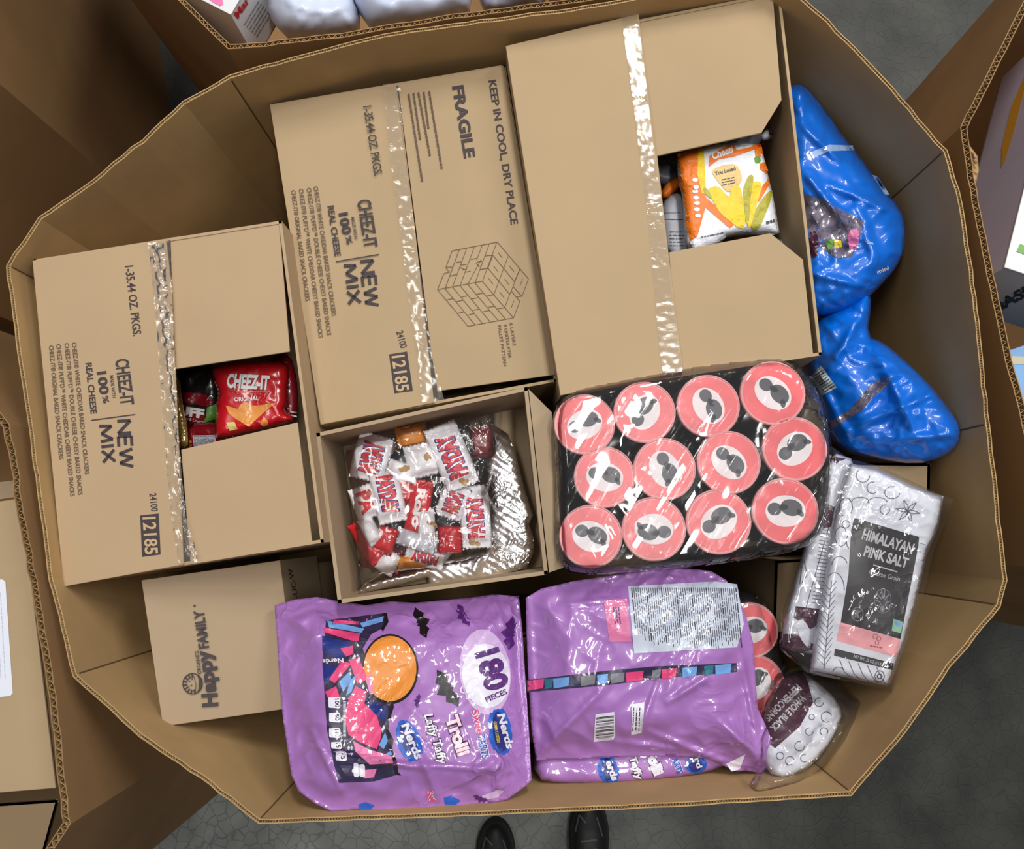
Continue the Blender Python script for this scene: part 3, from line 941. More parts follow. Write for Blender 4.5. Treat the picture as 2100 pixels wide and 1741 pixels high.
cand = {'pink': [[(360, 372), (620, 415), (610, 470), (560, 465), (365, 405)], [(430, 315), (620, 330), (610, 350), (440, 345)], [(480, 520), (570, 500), (575, 560), (520, 580)],
                 [(400, 740), (490, 610), (560, 630), (440, 770)], [(540, 600), (610, 590), (680, 740), (600, 770)], [(370, 830), (450, 790), (480, 880), (395, 880)],
                 [(590, 790), (670, 830), (640, 960), (510, 990), (540, 880)], [(510, 980), (640, 900), (740, 1000), (770, 1100), (620, 1100), (510, 1060)],
                 [(520, 1060), (620, 1090), (770, 1080), (770, 1160), (740, 1240), (620, 1190), (540, 1140)]],
        'sky': [[(385, 320), (560, 360), (650, 380), (630, 410), (400, 370)], [(620, 340), (790, 290), (780, 330), (640, 370)], [(470, 760), (540, 690), (560, 740), (500, 830)], [(550, 750), (600, 700), (560, 830), (520, 860)],
                [(755, 1210), (800, 1120), (820, 1180), (790, 1240)], [(780, 1290), (840, 1250), (850, 1280)]],
        'rose': [[(570, 1180), (680, 1240), (850, 1290), (860, 1340), (690, 1350), (590, 1260)], [(660, 730), (700, 700), (720, 840), (690, 850)], [(640, 1390), (740, 1380), (720, 1440), (650, 1450)]],
        'navy': [[(660, 880), (810, 950), (800, 1040), (700, 990)], [(352, 640), (500, 660), (450, 720), (370, 780)], [(350, 430), (560, 480), (480, 600), (352, 540)]]}
for k, m in (('navy', NAVYP), ('sky', SKYP), ('pink', PINKP), ('rose', ROSEP)):
    p = Print(S1, {'navy': .0008, 'sky': .0010, 'pink': .0012, 'rose': .0014}[k], 6)
    for q in cand[k]: p.poly(K3(q))
    p.each('wrapped_candy', m, b1)
p = Print(S1, .0016, 6)
p.text('Nerds', K3([(500, 590)])[0], K3([(352, 600)])[0], 9, .03, -.1)
for (x, y, x2, y2) in [(395, 872, 478, 948), (400, 982, 480, 1050), (400, 1092, 480, 1160), (415, 1190, 490, 1240), (448, 1260, 525, 1325), (575, 1340, 610, 1440), (615, 1350, 655, 1440)]:
    p.poly(K3([(x, y), (x2 - 10, y - 4), (x2, y + 10), (x2 + 2, y2 - 8), (x2 - 8, y2), (x + 6, y2 - 4), (x, y2 - 14)]))
for y in range(900, 1160, 9): p.line(K3([(500, y), (520, y + 1)]), 1.4)
p.build('nutrition_tags', WHITEP, b1)['kind'] = 'stuff'
p = Print(S1, .0020, 6)
for t, x, y, L in (('100', 440, 880, 62), ('50', 440, 992, 45), ('110', 440, 1098, 58), ('15', 448, 1195, 36), ('45', 480, 1268, 44)):
    p.text(t, K3([(x, y)])[0], K3([(x + 6, y + L)])[0], 8.5, .02)
p.build('tag_numerals', BLACKP, b1)
# window's jagged black right edge
p = Print(S1, .0009, 6)
p.poly(K3([(786, 268), (812, 268), (824, 330), (800, 370), (785, 400), (770, 380), (795, 330)]))
p.poly(K3([(830, 850), (850, 870), (862, 940), (830, 1040), (822, 1100), (860, 1170), (850, 1240), (885, 1330), (892, 1400), (915, 1430), (870, 1420), (845, 1300), (825, 1240), (830, 1170), (800, 1100), (815, 1030), (835, 940)]))
p.each('black_border', BLACKP, b1)
# plain orange patch with a black rim where the bag's picture sits
p = Print(S1, .0007, 6)
p.ell((800, 1372), 58, 72, 0, 40); p.build('picture_edge', BLACKP, b1)
p = Print(S1, .0011, 6)
p.ell((800, 1371), 54, 67, 0, 40); p.build('picture_patch', ORANGEP, b1, 'plain orange printed patch')
# bats
def bat(p, c, s, a):
    B = [(-1, -.15), (-.6, -.45), (-.2, -.3), (-.08, -.42), (0, -.3), (.08, -.42), (.2, -.3), (.6, -.45), (1, -.15), (.72, .0), (.5, .22), (.28, .08), (0, .42), (-.28, .08), (-.5, .22), (-.72, 0)]
    a = math.radians(a)
    p.poly([(c[0] + s * (x * math.cos(a) - y * math.sin(a)), c[1] + s * (x * math.sin(a) + y * math.cos(a))) for x, y in B])
p = Print(S1, .0008, 6)
bat(p, (947, 1263), 26, 62); bat(p, (1042, 1298), 36, 96); bat(p, (855, 1437), 15, 100); bat(p, (985, 1640), 16, 20)
p.each('bat_print', PURPLED, b1)
p = Print(S1, .0007, 6); bat(p, (868, 1275), 34, 250); bat(p, (912, 1415), 44, 60); p.each('bat_print', BLACKP, b1)
p = Print(S1, .0006, 6); p.ell((995, 1378), 52, 88, -6, 40); p.build('roundel_glow', PALEP, b1)
p = Print(S1, .0012, 6); p.ell((997, 1386), 49, 66, -6, 40); p.build('count_roundel', WHITEP, b1)
p = Print(S1, .0018, 6)
p.text('180', (976, 1339), (1000, 1420), 46, .05)
p.text('PIECES', (998, 1440), (1041, 1422), 10.5, .03)
p.build('count_lettering', PURPLED, b1)
brand_set(S1, b1, dict(
    blob=[((838, 1519), 24, 44, -17), ((1026, 1500), 24, 48, -8)],
    text=[('Nerds', (823, 1487), (853, 1558), 16, .04, WHITEP, None, .1), ('Nerds', (1020, 1465), (1040, 1536), 15, .04, WHITEP, None, .15),
          ('GUMMY CLUSTERS', (1012, 1480), (1020, 1524), 6, .02, YELP, None, 0),
          ('Laffy Taffy', (870, 1466), (902, 1568), 17, .02, WHITEP, BLACKP, .15), ('Trolli', (914, 1472), (941, 1552), 25, .05, mat('pale_pink_print', (244, 214, 228), .32, crinkle=.6, cs=20, coat=.9), MAROON, .0),
          ('Swee', (967, 1457), (979, 1506), 15, .02, PINKP, WHITEP, .1), ('TARTS', (979, 1508), (989, 1556), 15, .02, BLUEP, WHITEP, 0),
          ('Sw', (873, 1626), (885, 1646), 13, .04, PINKP, WHITEP, 0)]))
p = Print(S1, .0007, 6); p.poly([(988, 1632), (1020, 1620), (1034, 1622), (1020, 1636), (992, 1640)]); p.build('roundel_glow', PALEP, b1)
p = Print(S1, .0007, 6); p.poly([(735, 1650), (750, 1645), (768, 1652), (760, 1660), (736, 1659)]); p.poly([(910, 1636), (925, 1632), (945, 1642), (935, 1650), (912, 1650)]); p.build('blue_emblem', BLUEP, b1)

# ---- third bag underneath, its lower edge showing
S3 = Soft([(1095, 1510), (1300, 1505), (1500, 1510), (1520, 1545), (1480, 1576), (1400, 1594), (1300, 1604), (1220, 1609), (1150, 1607), (1096, 1598)], 0.817, 0.035, 35, tilt=(0, .0003), amp=.002, asc=60, seed=13, crumple=.002, csc=50, rnd=1)
b3, f3 = bagroot('candy_bag', 'lowest purple candy bag, only its bottom edge with brand marks peeking out', 'candy bag', S3, PURPLE, group='purple candy bags', step=6)
brand_set(S3, b3, dict(blob=[((1248, 1580), 21, 30, -12), ((1426, 1568), 22, 18, 0)],
    text=[('erds', (1242, 1562), (1256, 1602), 14, .04, WHITEP, None, .1), ('Taffy', (1290, 1552), (1306, 1600), 14, .04, WHITEP, BLACKP, .1),
          ('olli', (1328, 1553), (1344, 1592), 19, .08, WHITEP, MAROON, 0), ('ARTS', (1378, 1556), (1390, 1588), 12, .04, BLUEP, WHITEP, 0), ('rd', (1424, 1556), (1430, 1576), 11, .03, WHITEP, None, 0)]))

# ---- purple candy bag, back side up
S2 = Soft([(1078, 1226), (1110, 1207), (1180, 1191), (1250, 1181), (1330, 1168), (1400, 1165), (1458, 1171), (1490, 1190), (1512, 1222), (1530, 1262), (1545, 1320), (1550, 1400), (1554, 1452), (1576, 1500),
    (1592, 1548), (1562, 1586), (1530, 1580), (1512, 1582), (1450, 1556), (1380, 1550), (1280, 1552), (1180, 1556), (1100, 1560), (1090, 1500), (1084, 1400), (1080, 1300)], 0.838, 0.075, 90, flat=True, amp=.004, asc=120, seed=23, crumple=.0020, csc=90, rnd=0, frill=.004, fsc=44,
    tilt=(0, -.00002), ridges=((1110, 1540, 1250, 1400, 8, .006), (1330, 1500, 1480, 1560, 6, .008), (1370, 1440, 1450, 1390, 6, .007), (1520, 1350, 1560, 1540, 7, .008), (1150, 1240, 1260, 1230, 5, .005),
            (1260, 1520, 1420, 1540, 6, .006), (1310, 1200, 1340, 1185, 4, .005), (1350, 1390, 1310, 1510, 5, .005), (1480, 1480, 1560, 1560, 9, .008), (1085, 1240, 1100, 1540, 6, .004)))
b2, f2 = bagroot('candy_bag', 'purple candy bag lying back side up with large nutrition label and barcode', 'candy bag', S2, PURPLE, group='purple candy bags', step=5)
K4 = lambda q: [(1050 + x / 3.553, 1150 + y / 3.553) for x, y in q]
p = Print(S2, .0007, 6); p.poly(K4([(845, 185), (1480, 150), (1640, 170), (1690, 460), (1640, 630), (890, 675)])); lab = p.build('nutrition_label', mat('label_film', (196, 204, 220), .35, crinkle=1.0, cs=16, coat=.9), b2)
p = Print(S2, .0011, 7)
rr = random.Random(5)
for i, x in enumerate(np.arange(870, 1640, 15.5)):
    y0 = 195 if x < 1500 else 200; L = (x - 845) / 800
    yend = 640 - rr.uniform(0, 60) - (60 if x < 960 else 0)
    y = y0
    while y < yend - 15:
        w = rr.uniform(20, 90); w = min(w, yend - y)
        p.line(K4([(x + (y - 180) * .10, y), (x + (y + w - 180) * .10, y + w)]), 1.3 if i % 7 else 2.2)
        y += w + rr.uniform(7, 14)
p.build('label_print', mat('dark_grey_print', (60, 58, 72), .32, crinkle=1.05, cs=15, coat=.9), b2)['kind'] = 'stuff'
p = Print(S2, .0012, 6); p.poly(K4([(1085, 190), (1120, 188), (1180, 640), (1140, 645)])); p.build('label_band', SKYP, b2) if False else None
p = Print(S2, .0007, 6); p.poly(K4([(668, 292), (835, 275), (870, 590), (710, 590)])); p.build('pink_panel', mat('pink_panel', (214, 116, 160), .35, crinkle=1.0, cs=16, coat=.9), b2)
p = Print(S2, .0011, 6)
for k in range(3): p.scribble(K4([(775 - k * 18, 335)])[0], K4([(790 - k * 18, 460)])[0], 2.4, seed=k)
p.build('panel_print', PURPLED, b2)
# window strip
p = Print(S2, .0006, 6); p.poly(K4([(105, 870), (700, 800), (1040, 770), (1640, 745), (1640, 810), (1100, 855), (700, 905), (110, 958)])); p.build('clear_strip', DKP, b2, 'narrow see-through strip')
for k, (m, xs) in enumerate(((PINKP, [(115, 235), (830, 960), (1090, 1200)]), (SKYP, [(300, 420), (620, 700), (1240, 1350), (1480, 1600)]), (GREYP, [(500, 610), (720, 820), (1020, 1085)]), (mat('teal_print', (40, 110, 130), .35, crinkle=.45, cs=26), [(236, 300), (1400, 1470)]))):
    p = Print(S2, .0010, 6)
    for (x0, x1) in xs:
        f = lambda x: 868 - (x - 105) * .082
        p.poly(K4([(x0, f(x0) + 6), (x1, f(x1) + 4), (x1 - 8, f(x1) + 70), (x0 + 4, f(x0) + 78)]))
    p.each('wrapped_candy', m, b2)
p = Print(S2, .0008, 6)
p.poly(K4([(608, 1120), (745, 1100), (752, 1270), (738, 1305), (595, 1320)])); p.poly(K4([(875, 1045), (965, 1030), (962, 1100), (945, 1255), (868, 1270)]))
p.poly(K4([(1560, 1480), (1700, 1410), (1660, 1520), (1600, 1535)]))
p.each('white_label', WHITEP, b2)
p = Print(S2, .0012, 6)
for k in range(22):
    y = 1130 + k * 8
    if k % 3: p.line(K4([(612, y + 8), (742, y - 8)]), 0.7 + (k * 7 % 4) * .35)
for k in range(3): p.scribble(K4([(888 + k * 22, 1070)])[0], K4([(880 + k * 22, 1240)])[0], 2.0, seed=k + 9)
p.build('barcode_lines', BLACKP, b2)['kind'] = 'stuff'

# ------------------------------------------------------------------ cans in shrink film
def can(cx, cy, r, rot, label, ztop, first=[None], group='lidded snack cans in the shrink-wrapped pack'):
    c = W(cx, cy, ztop)
    t = thing('snack_can', label, 'can', (c.x, c.y, ztop - .265), group)
    s = .0385
    if first[0] is None:
        def lathe(pr, n=40):
            V, F = [], []
            for (rad, z) in pr:
                for k in range(n):
                    a = 2 * math.pi * k / n
                    V.append((rad * math.cos(a), rad * math.sin(a), z))
            for i in range(len(pr) - 1):
                for k in range(n):
                    q = (k + 1) % n
                    F.append([i * n + k, i * n + q, (i + 1) * n + q, (i + 1) * n + k])
            F.append([k for k in range(n)][::-1]); F.append([(len(pr) - 1) * n + k for k in range(n)])
            return V, F
        def me(nm, V, F, m, sm=False):
            x = bpy.data.meshes.new(nm); x.from_pydata([tuple(map(float, v)) for v in V], [], F); x.materials.append(m)
            if sm: x.polygons.foreach_set('use_smooth', [True] * len(x.polygons))
            return x
        def disc(rx, ry, z, ox=0, oy=0, ang=0, n=36):
            a = math.radians(ang)
            V = [(ox + rx * math.cos(k) * math.cos(a) - ry * math.sin(k) * math.sin(a), oy + rx * math.cos(k) * math.sin(a) + ry * math.sin(k) * math.cos(a), z) for k in np.linspace(0, 2 * math.pi, n, endpoint=False)]
            return np.array(V), [list(range(n))]
        body = me('can_body', *lathe([(.0355, 0), (.036, .002), (.036, .254)]), CANB, False)
        rim = me('can_rim', *lathe([(.0355, .252), (.0372, .253), (.0375, .257), (.036, .258)]), STEEL, True)
        lid = me('lid', *lathe([(.0368, .2565), (.0382, .2575), (.0386, .262), (.0383, .2645), (.0374, .2655), (.0366, .2650), (.0358, .2642)]), LIDRIM, False)
        disk = me('lid_print', *disc(.0352, .0352, .26485), LID)
        oval = me('lid_oval', *disc(.0232, .0182, .2651), LIDW)
        b = join([disc(.0126, .0096, .26535, .0070, .0036, -14), disc(.0082, .0074, .26535, -.0124, .0030, 0), disc(.0055, .0034, .26535, -.002, .0046), disc(.0052, .0030, .26535, .0166, -.0030, -50)])
        blot = me('lid_blot', *b, LIDK)
        first[0] = (body, rim, lid, disk, oval, blot)
    body, rim, lid, disk, oval, blot = first[0]
    def add(nm, me_, par):
        o = bpy.data.objects.new(nm, me_); COL.objects.link(o); o.parent = par; ORG[o.name] = ORG[t.name]; return o
    add('can_body', body, t); add('can_rim', rim, t)
    l = add('lid', lid, t)
    for nm, m_ in (('lid_print', disk), ('lid_oval', oval), ('lid_blot', blot)): add(nm, m_, l)
    k = r * 1.02 / FPX * (CAMZ - ztop) / s
    t.scale = (k, k, 1)
    t.rotation_euler = (0, 0, math.radians(rot))
    return t
CANS = [(1199, 870, 62, 28, 'top row of the pack, first can beside the big carton corner'), (1322, 845, 63, 62, 'top row, second can, washed out by the film glare'),
        (1453, 832, 64, -62, 'top row, third can, oval tipped steeply'), (1585, 806, 66, -38, 'top row, last can next to the blue bag'),
        (1240, 978, 62, -8, 'middle row, first can, oval nearly level'), (1363, 962, 63, -68, 'middle row, second can, oval nearly upright'),
        (1495, 948, 64, -42, 'middle row, third can, oval slanting down right'), (1630, 920, 65, 40, 'middle row, last can beside the foil pouch'),
        (1212, 1100, 63, -18, 'bottom row, first can nearest the candy tray'), (1341, 1085, 64, 178, 'bottom row, second can, oval turned upside down'),
        (1474, 1070, 65, 38, 'bottom row, third can, oval slanting up right'), (1611, 1048, 66, 3, 'bottom row, last can with level oval')]
for (x, y, r, a, l) in CANS:
    can(x, y, r, a, 'red-lidded can, ' + l, 0.90)
SW = Soft([(1130, 842), (1160, 800), (1260, 778), (1400, 752), (1540, 735), (1620, 732), (1665, 775), (1695, 850), (1708, 930), (1700, 1040), (1680, 1110), (1600, 1140), (1450, 1160), (1330, 1170), (1220, 1180), (1150, 1172), (1138, 1090), (1140, 960)],
    0.865, 0.085, 26, amp=.0006, asc=50, seed=31, crumple=.0007, csc=60, rnd=1)
soft('shrink_wrap', 'clear wrinkled shrink film stretched over the pack of twelve red-lidded cans', 'plastic wrap', SW, WRAP, step=6, closed=False, skirt=.645)
can(1541, 1292, 53, 20, 'red can lid beside the purple bag, upper of the two', 0.775, group='cans of the lower pack')
can(1552, 1402, 54, 60, 'red can lid beside the purple bag, lower of the two', 0.775, group='cans of the lower pack')
SW2 = Soft([(1480, 1210), (1560, 1215), (1585, 1280), (1600, 1340), (1622, 1400), (1610, 1480), (1560, 1500), (1480, 1480)], 0.75, .06, 24, crumple=.0015, csc=40, seed=41, rnd=1)
soft('shrink_wrap', 'clear film around the lower can pack beside the pepper pouch', 'plastic wrap', SW2, WRAP, step=7, closed=False, skirt=.56)

# ------------------------------------------------------------------ blue bags
SB1 = Soft([(1600, 190), (1622, 172), (1650, 172), (1680, 205), (1722, 268), (1772, 330), (1812, 388), (1846, 424), (1858, 462), (1855, 512), (1838, 550), (1800, 592), (1770, 622), (1700, 650), (1650, 640), (1625, 480), (1605, 330)],
    0.795, .11, 60, amp=.005, asc=80, seed=51, crumple=.005, csc=75, rnd=1, frill=.004, tilt=(.00002, 0),
    ridges=((1640, 340, 1750, 480, 9, .012), (1700, 380, 1850, 440, 8, .010), (1640, 250, 1720, 330, 8, .008), (1660, 560, 1780, 590, 8, .008), (1760, 420, 1800, 560, 9, .008)))
bb1, _ = bagroot('candy_bag', 'upper glossy blue plastic bag wedged between the biggest carton and the bin wall', 'candy bag', SB1, BLUEBAG, group='blue plastic candy bags', step=5)
KT = lambda q: [(1400 + x / 3, y / 3) for x, y in q]
DKC = mat('window_mottle', (30, 32, 44), .25, crinkle=.6, cs=30, coat=.7, var=.7, vs=60, rgb2=(130, 120, 140))
p = Print(SB1, .0006, 6); p.poly(KT([(740, 1190), (880, 1235), (1000, 1300), (1110, 1360), (1100, 1440), (1040, 1580), (950, 1590), (860, 1530), (780, 1440), (750, 1320)])); p.build('clear_window', DKC, bb1, 'dark see-through window')
p = Print(SB1, .0010, 6); p.poly(KT([(780, 940), (900, 890), (1050, 895), (1060, 925), (900, 930), (800, 975)])); p.poly(KT([(1165, 1075), (1200, 1085), (1275, 1200), (1240, 1195)]));
p.poly(KT([(1120, 1480), (1170, 1490), (1175, 1505), (1135, 1500)])); p.build('pale_mark', mat('pale_blue_print', (150, 180, 225), .3, crinkle=.6, cs=20, coat=.5), bb1)
p = Print(SB1, .0011, 6); p.poly(KT([(930, 1470), (975, 1480), (980, 1520), (935, 1525)])); p.build('yellow_candy', YELP, bb1)
p = Print(SB1, .0011, 6); p.poly(KT([(1010, 1420), (1090, 1400), (1080, 1520), (1030, 1560)]), 1); p.build('pink_candy', ROSEP, bb1)
p = Print(SB1, .0011, 6); p.poly(KT([(770, 1420), (830, 1420), (840, 1560), (790, 1600)]), 1); p.build('maroon_candy', MAROON, bb1)
p = Print(SB1, .0011, 6); p.poly(KT([(880, 1480), (930, 1470), (920, 1540), (890, 1530)]), 1); p.build('green_candy', GREENI, bb1)
p = Print(SB1, .0012, 5); p.text('mini', (1800, 562), (1824, 552), 8, .03); p.text('sour', (1812, 530), (1850, 512), 9, .03) if False else None; p.build('brand_lettering', WHITEP, bb1)

SB2 = Soft([(1650, 690), (1690, 640), (1760, 604), (1782, 598), (1788, 622), (1778, 690), (1812, 702), (1846, 730), (1902, 782), (1942, 832), (1972, 872), (1968, 912), (1930, 940), (1878, 952), (1800, 942), (1745, 930), (1712, 905), (1690, 850), (1660, 760)],
    0.807, .10, 60, amp=.005, asc=90, seed=61, crumple=.005, csc=80, rnd=1, frill=.004, tilt=(.0003, 0),
    ridges=((1690, 800, 1740, 900, 8, .008), (1770, 640, 1700, 760, 9, .012), (1740, 880, 1930, 800, 9, .010), (1800, 720, 1880, 900, 10, .009), (1850, 900, 1960, 890, 8, .008), (1760, 850, 1830, 770, 8, .006)))
bb2, _ = bagroot('candy_bag', 'lower glossy blue plastic bag with a small white barcode label, next to the cans', 'candy bag', SB2, BLUEBAG, group='blue plastic candy bags', step=5)
p = Print(SB2, .0007, 6); p.poly([(1660, 772), (1684, 750), (1716, 795), (1686, 811)]); p.build('barcode_label', mat('grey_label', (178, 190, 196), .4, crinkle=.5, cs=20, coat=.3), bb2)
p = Print(SB2, .0012, 6)
for k in range(9): p.line([(1664 + k * 3.2, 768 + k * 4.6), (1684 + k * 3.4, 754 + k * 4.6)], .9 + (k % 3) * .5)
p.build('barcode_lines', BLACKP, bb2)
p = Print(SB2, .0008, 6); p.poly([(1690, 872), (1745, 838), (1785, 790), (1815, 772), (1828, 775), (1822, 788), (1795, 812), (1765, 842), (1735, 862), (1696, 885)]); p.build('clear_strip', DKC, bb2, 'narrow mottled see-through strip')

# ------------------------------------------------------------------ spice pouches
filler('plain carton in the corner beneath the salt pouch', [(1745, 948), (1908, 950), (1904, 1120), (1740, 1110)], 0.795)
filler('plain carton standing under the foil pouches', [(1590, 1150), (1760, 1140), (1728, 1305), (1585, 1300)], 0.68)
SP2 = Soft([(1700, 925), (1760, 945), (1770, 1100), (1740, 1330), (1690, 1345), (1600, 1330), (1610, 1260), (1650, 1120), (1680, 1020)], 0.815, .035, 35, amp=.002, asc=50, seed=71, crumple=.002, csc=40, rnd=1)
pp2, _ = bagroot('spice_pouch', 'white pouch lying back side up, mostly under the salt pouch', 'pouch', SP2, POUCHW, part='pouch_body', group='foil spice pouches', step=6)
p = Print(SP2, .0007, 6)
p.poly([(1632, 1243), (1690, 1250), (1690, 1275), (1662, 1290), (1628, 1266)]); p.poly([(1690, 1030), (1712, 1040), (1705, 1080), (1685, 1085)]); p.poly([(1606, 1300), (1640, 1300), (1680, 1330), (1640, 1338), (1604, 1325)]); p.poly([(1700, 935), (1735, 940), (1715, 950)])
p.build('maroon_panel', MAROON, pp2)
p = Print(SP2, .0010, 6); p.poly([(1635, 1268), (1655, 1275), (1665, 1310), (1660, 1335), (1635, 1300)], 2); p.build('leaf_drawing', POUCHW, pp2)
p = Print(SP2, .0010, 8)
for k in range(22): p.line([(1665 + k * .9, 1235 - k * 7.5), (1690 + k * .5, 1238 - k * 7.5)], 1.1)
p.line([(1652, 1250), (1700, 1080), (1708, 1040)], 1.2); p.line([(1645, 1160), (1640, 1200), (1655, 1180), (1650, 1150)], 1.2)
p.build('fine_print', LINEI, pp2)

SP1 = Soft([(1742, 950), (1800, 962), (1870, 995), (1935, 1018), (1925, 1080), (1900, 1140), (1880, 1230), (1860, 1310), (1825, 1408), (1740, 1390), (1662, 1374), (1672, 1300), (1690, 1200), (1706, 1100), (1722, 1010)],
    0.845, .034, 18, amp=.0015, asc=130, seed=81, crumple=.0003, csc=80, rnd=0)
sp, _ = bagroot('spice_pouch', 'white salt pouch with black front panel and pink band, topmost by the right wall', 'pouch', SP1, POUCHW, part='pouch_body', group='foil spice pouches', step=6)
K6 = lambda q: [(1700 + x / 4.705, 1050 + y / 4.705) for x, y in q]
p = Print(SP1, .0006, 6); p.poly(K6([(245, 55), (870, 240), (862, 330), (690, 1225), (115, 1065), (190, 600), (215, 180)])); p.poly(K6([(60, 1318), (625, 1460), (612, 1525), (50, 1385)])); p.build('black_panel', POUCHK, sp)
p = Print(SP1, .0006, 6); p.poly(K6([(112, 1062), (690, 1228), (650, 1400), (75, 1240)])); p.build('pink_band', POUCHP, sp)
p = Print(SP1, .0011, 5)
d = 20.0
p.text('HIMALAYAN', K6([(312, 255)])[0], K6([(800, 405)])[0], 21, .035); p.text('PINK SALT', K6([(330, 418)])[0], K6([(750, 542)])[0], 20.5, .035)
p.line(K6([(428, 510), (660, 578)]), 2.5)
p.text('Coarse Grain', K6([(385, 595)])[0], K6([(680, 668)])[0], 9.5, .005)
p.text('NET WT. 32 OZ (2 LB) 907g', K6([(235, 1402)])[0], K6([(572, 1505)])[0], 6, .01)
p.build('panel_lettering', mat('silver_ink', (190, 188, 192), .35), sp)
p = Print(SP1, .0011, 5)
c0, c1 = K6([(275, 985)])[0], K6([(520, 845)])[0]
p.line([(c0[0] + 11.5 * math.cos(t), c0[1] + 14 * math.sin(t)) for t in np.linspace(0, 6.1, 24)], 1.8, close=True)
p.text('K', (c0[0] - 5.5, c0[1] + 5), (c0[0] + 5.5, c0[1] + 8), 14, .07)
fo = [(c1[0] + 17 * math.cos(t), c1[1] + (22 if math.sin(t) < 0 else 28) * math.sin(t)) for t in np.linspace(0, 6.28, 22, endpoint=False)]
p.line(fo, 1.3, close=True)
for a, b in (((-12, -12), (-2, 0)), ((12, -10), (2, 1)), ((-3, -20), (0, -2)), ((4, -19), (1, -2)), ((-15, 0), (-5, 6)), ((15, 3), (5, 7)), ((-10, 18), (-4, 8)), ((10, 20), (4, 9))):
    p.line([(c1[0] + a[0], c1[1] + a[1]), (c1[0] + b[0], c1[1] + b[1])], 2.6)
p.ell((c1[0] - 1, c1[1] + 19), 5, 7); p.ell((c1[0] - 26, c1[1] + 16), 2.5, 2)
p.ell(K6([(370, 995)])[0], 5, 3)
p.build('panel_emblem', GREYI, sp)
p = Print(SP1, .0011, 5); p.poly(K6([(622, 1030), (715, 1060), (695, 1172), (605, 1145)])); e = p.build('certificate_mark', mat('pale_green_print', (140, 190, 160), .4), sp)
p = Print(SP1, .0014, 5); p.poly(K6([(635, 1050), (700, 1070), (690, 1110), (650, 1100)]), 1); p.build('certificate_wave', SKYP, sp)
p = Print(SP1, .0011, 5)
for (x, y, r_) in ((448, 1200, 24), (482, 1222, 20), (465, 1262, 18)):
    q = K6([(x, y)])[0]; p.line([(q[0] + r_ / 4.7 * math.cos(t), q[1] + r_ / 4.7 * math.sin(t)) for t in np.linspace(0, 5.9, 14)], 1.0, close=True)
p.scribble(K6([(398, 1290)])[0], K6([(515, 1310)])[0], 3.0, seed=4)
p.build('band_emblem', mat('dusty_pink_ink', (160, 84, 92), .5), sp)
# line drawings of plants on the white ground
p = Print(SP1, .0010, 8)
rr = random.Random(12)
def curl(cx, cy, r, a0, a1, w=1.1, ex=1.0):
    p.line([(cx + r * math.cos(t), cy + ex * r * math.sin(t)) for t in np.linspace(a0, a1, 9)], w)
for (x, y, r_, a0, a1, ex) in [(1770, 975, 14, 0, 4, 1), (1790, 1000, 12, 1, 5, 1), (1765, 1030, 18, 3.2, 6.4, .6), (1830, 1010, 16, 0, 5, .8), (1800, 1030, 20, 3, 6.2, .5), (1735, 1040, 14, 2, 7, 1.4), (1725, 1100, 13, 0, 6, 1.6),
    (1745, 1110, 9, 2, 7, 1.8), (1722, 1160, 16, 3.2, 6, 1.2), (1712, 1210, 20, 4, 6.3, 1.8), (1735, 1075, 8, 0, 6, 1), (1815, 1045, 10, 0, 5, 1), (1720, 1380, 12, 3.3, 6, 1)]:
    curl(x, y, r_, a0, a1, 1.2, ex)
for k in range(6):
    a = k * 1.05 + .2
    x, y = 1862 + 10 * math.cos(a), 1048 + 10 * math.sin(a)
    p.line([(1862, 1048), (x + 4 * math.sin(a), y - 4 * math.cos(a)), (1862 + 26 * math.cos(a), 1048 + 24 * math.sin(a)), (x - 4 * math.sin(a), y + 4 * math.cos(a)), (1862, 1048)], 1.2)
for k in range(13):
    y = 1195 + k * 13; x = 1700 - k * 1.2 + (6 if k % 2 else 0)
    p.line([(1701 - k * .8, y + 14), (1688 - k, y - 2)], .9); p.line([(1701 - k * .8, y + 14), (1716 - k, y - 4)], .9)
p.line([(1706, 1190), (1690, 1372)], 1.0)
for k in range(5): p.line([(1722 + k * 19, 1352 + k * 4), (1732 + k * 19, 1378 + k * 3), (1748 + k * 17, 1392 + k * 3)], 1.1)
p.line(K6([(880, 300), (940, 320)]), 1); p.line(K6([(870, 380), (930, 400)]), 1); p.line(K6([(860, 460), (915, 470)]), 1)
q = K6([(490, 1585)])[0]; curl(q[0], q[1], 10, 0, 6.3, 1.3, 1.2); curl(q[0], q[1], 5, 0, 6.3, 2.2, 1)
p.build('plant_drawings', LINEI, sp)['kind'] = 'stuff'
SF1 = Soft([(1705, 915), (1740, 940), (1800, 955), (1880, 992), (1955, 1024), (1940, 1070), (1915, 1130), (1890, 1240), (1862, 1330), (1832, 1416), (1740, 1398), (1655, 1380), (1598, 1330), (1602, 1260), (1640, 1150), (1670, 1050), (1690, 960)],
    0.853, .040, 20, amp=.001, asc=60, seed=91, crumple=.0018, csc=34, rnd=0)
soft('clear_overwrap', 'clear crinkled plastic sleeve around the salt pouch and the pouch under it', 'plastic wrap', SF1, FILM, step=6, closed=False)

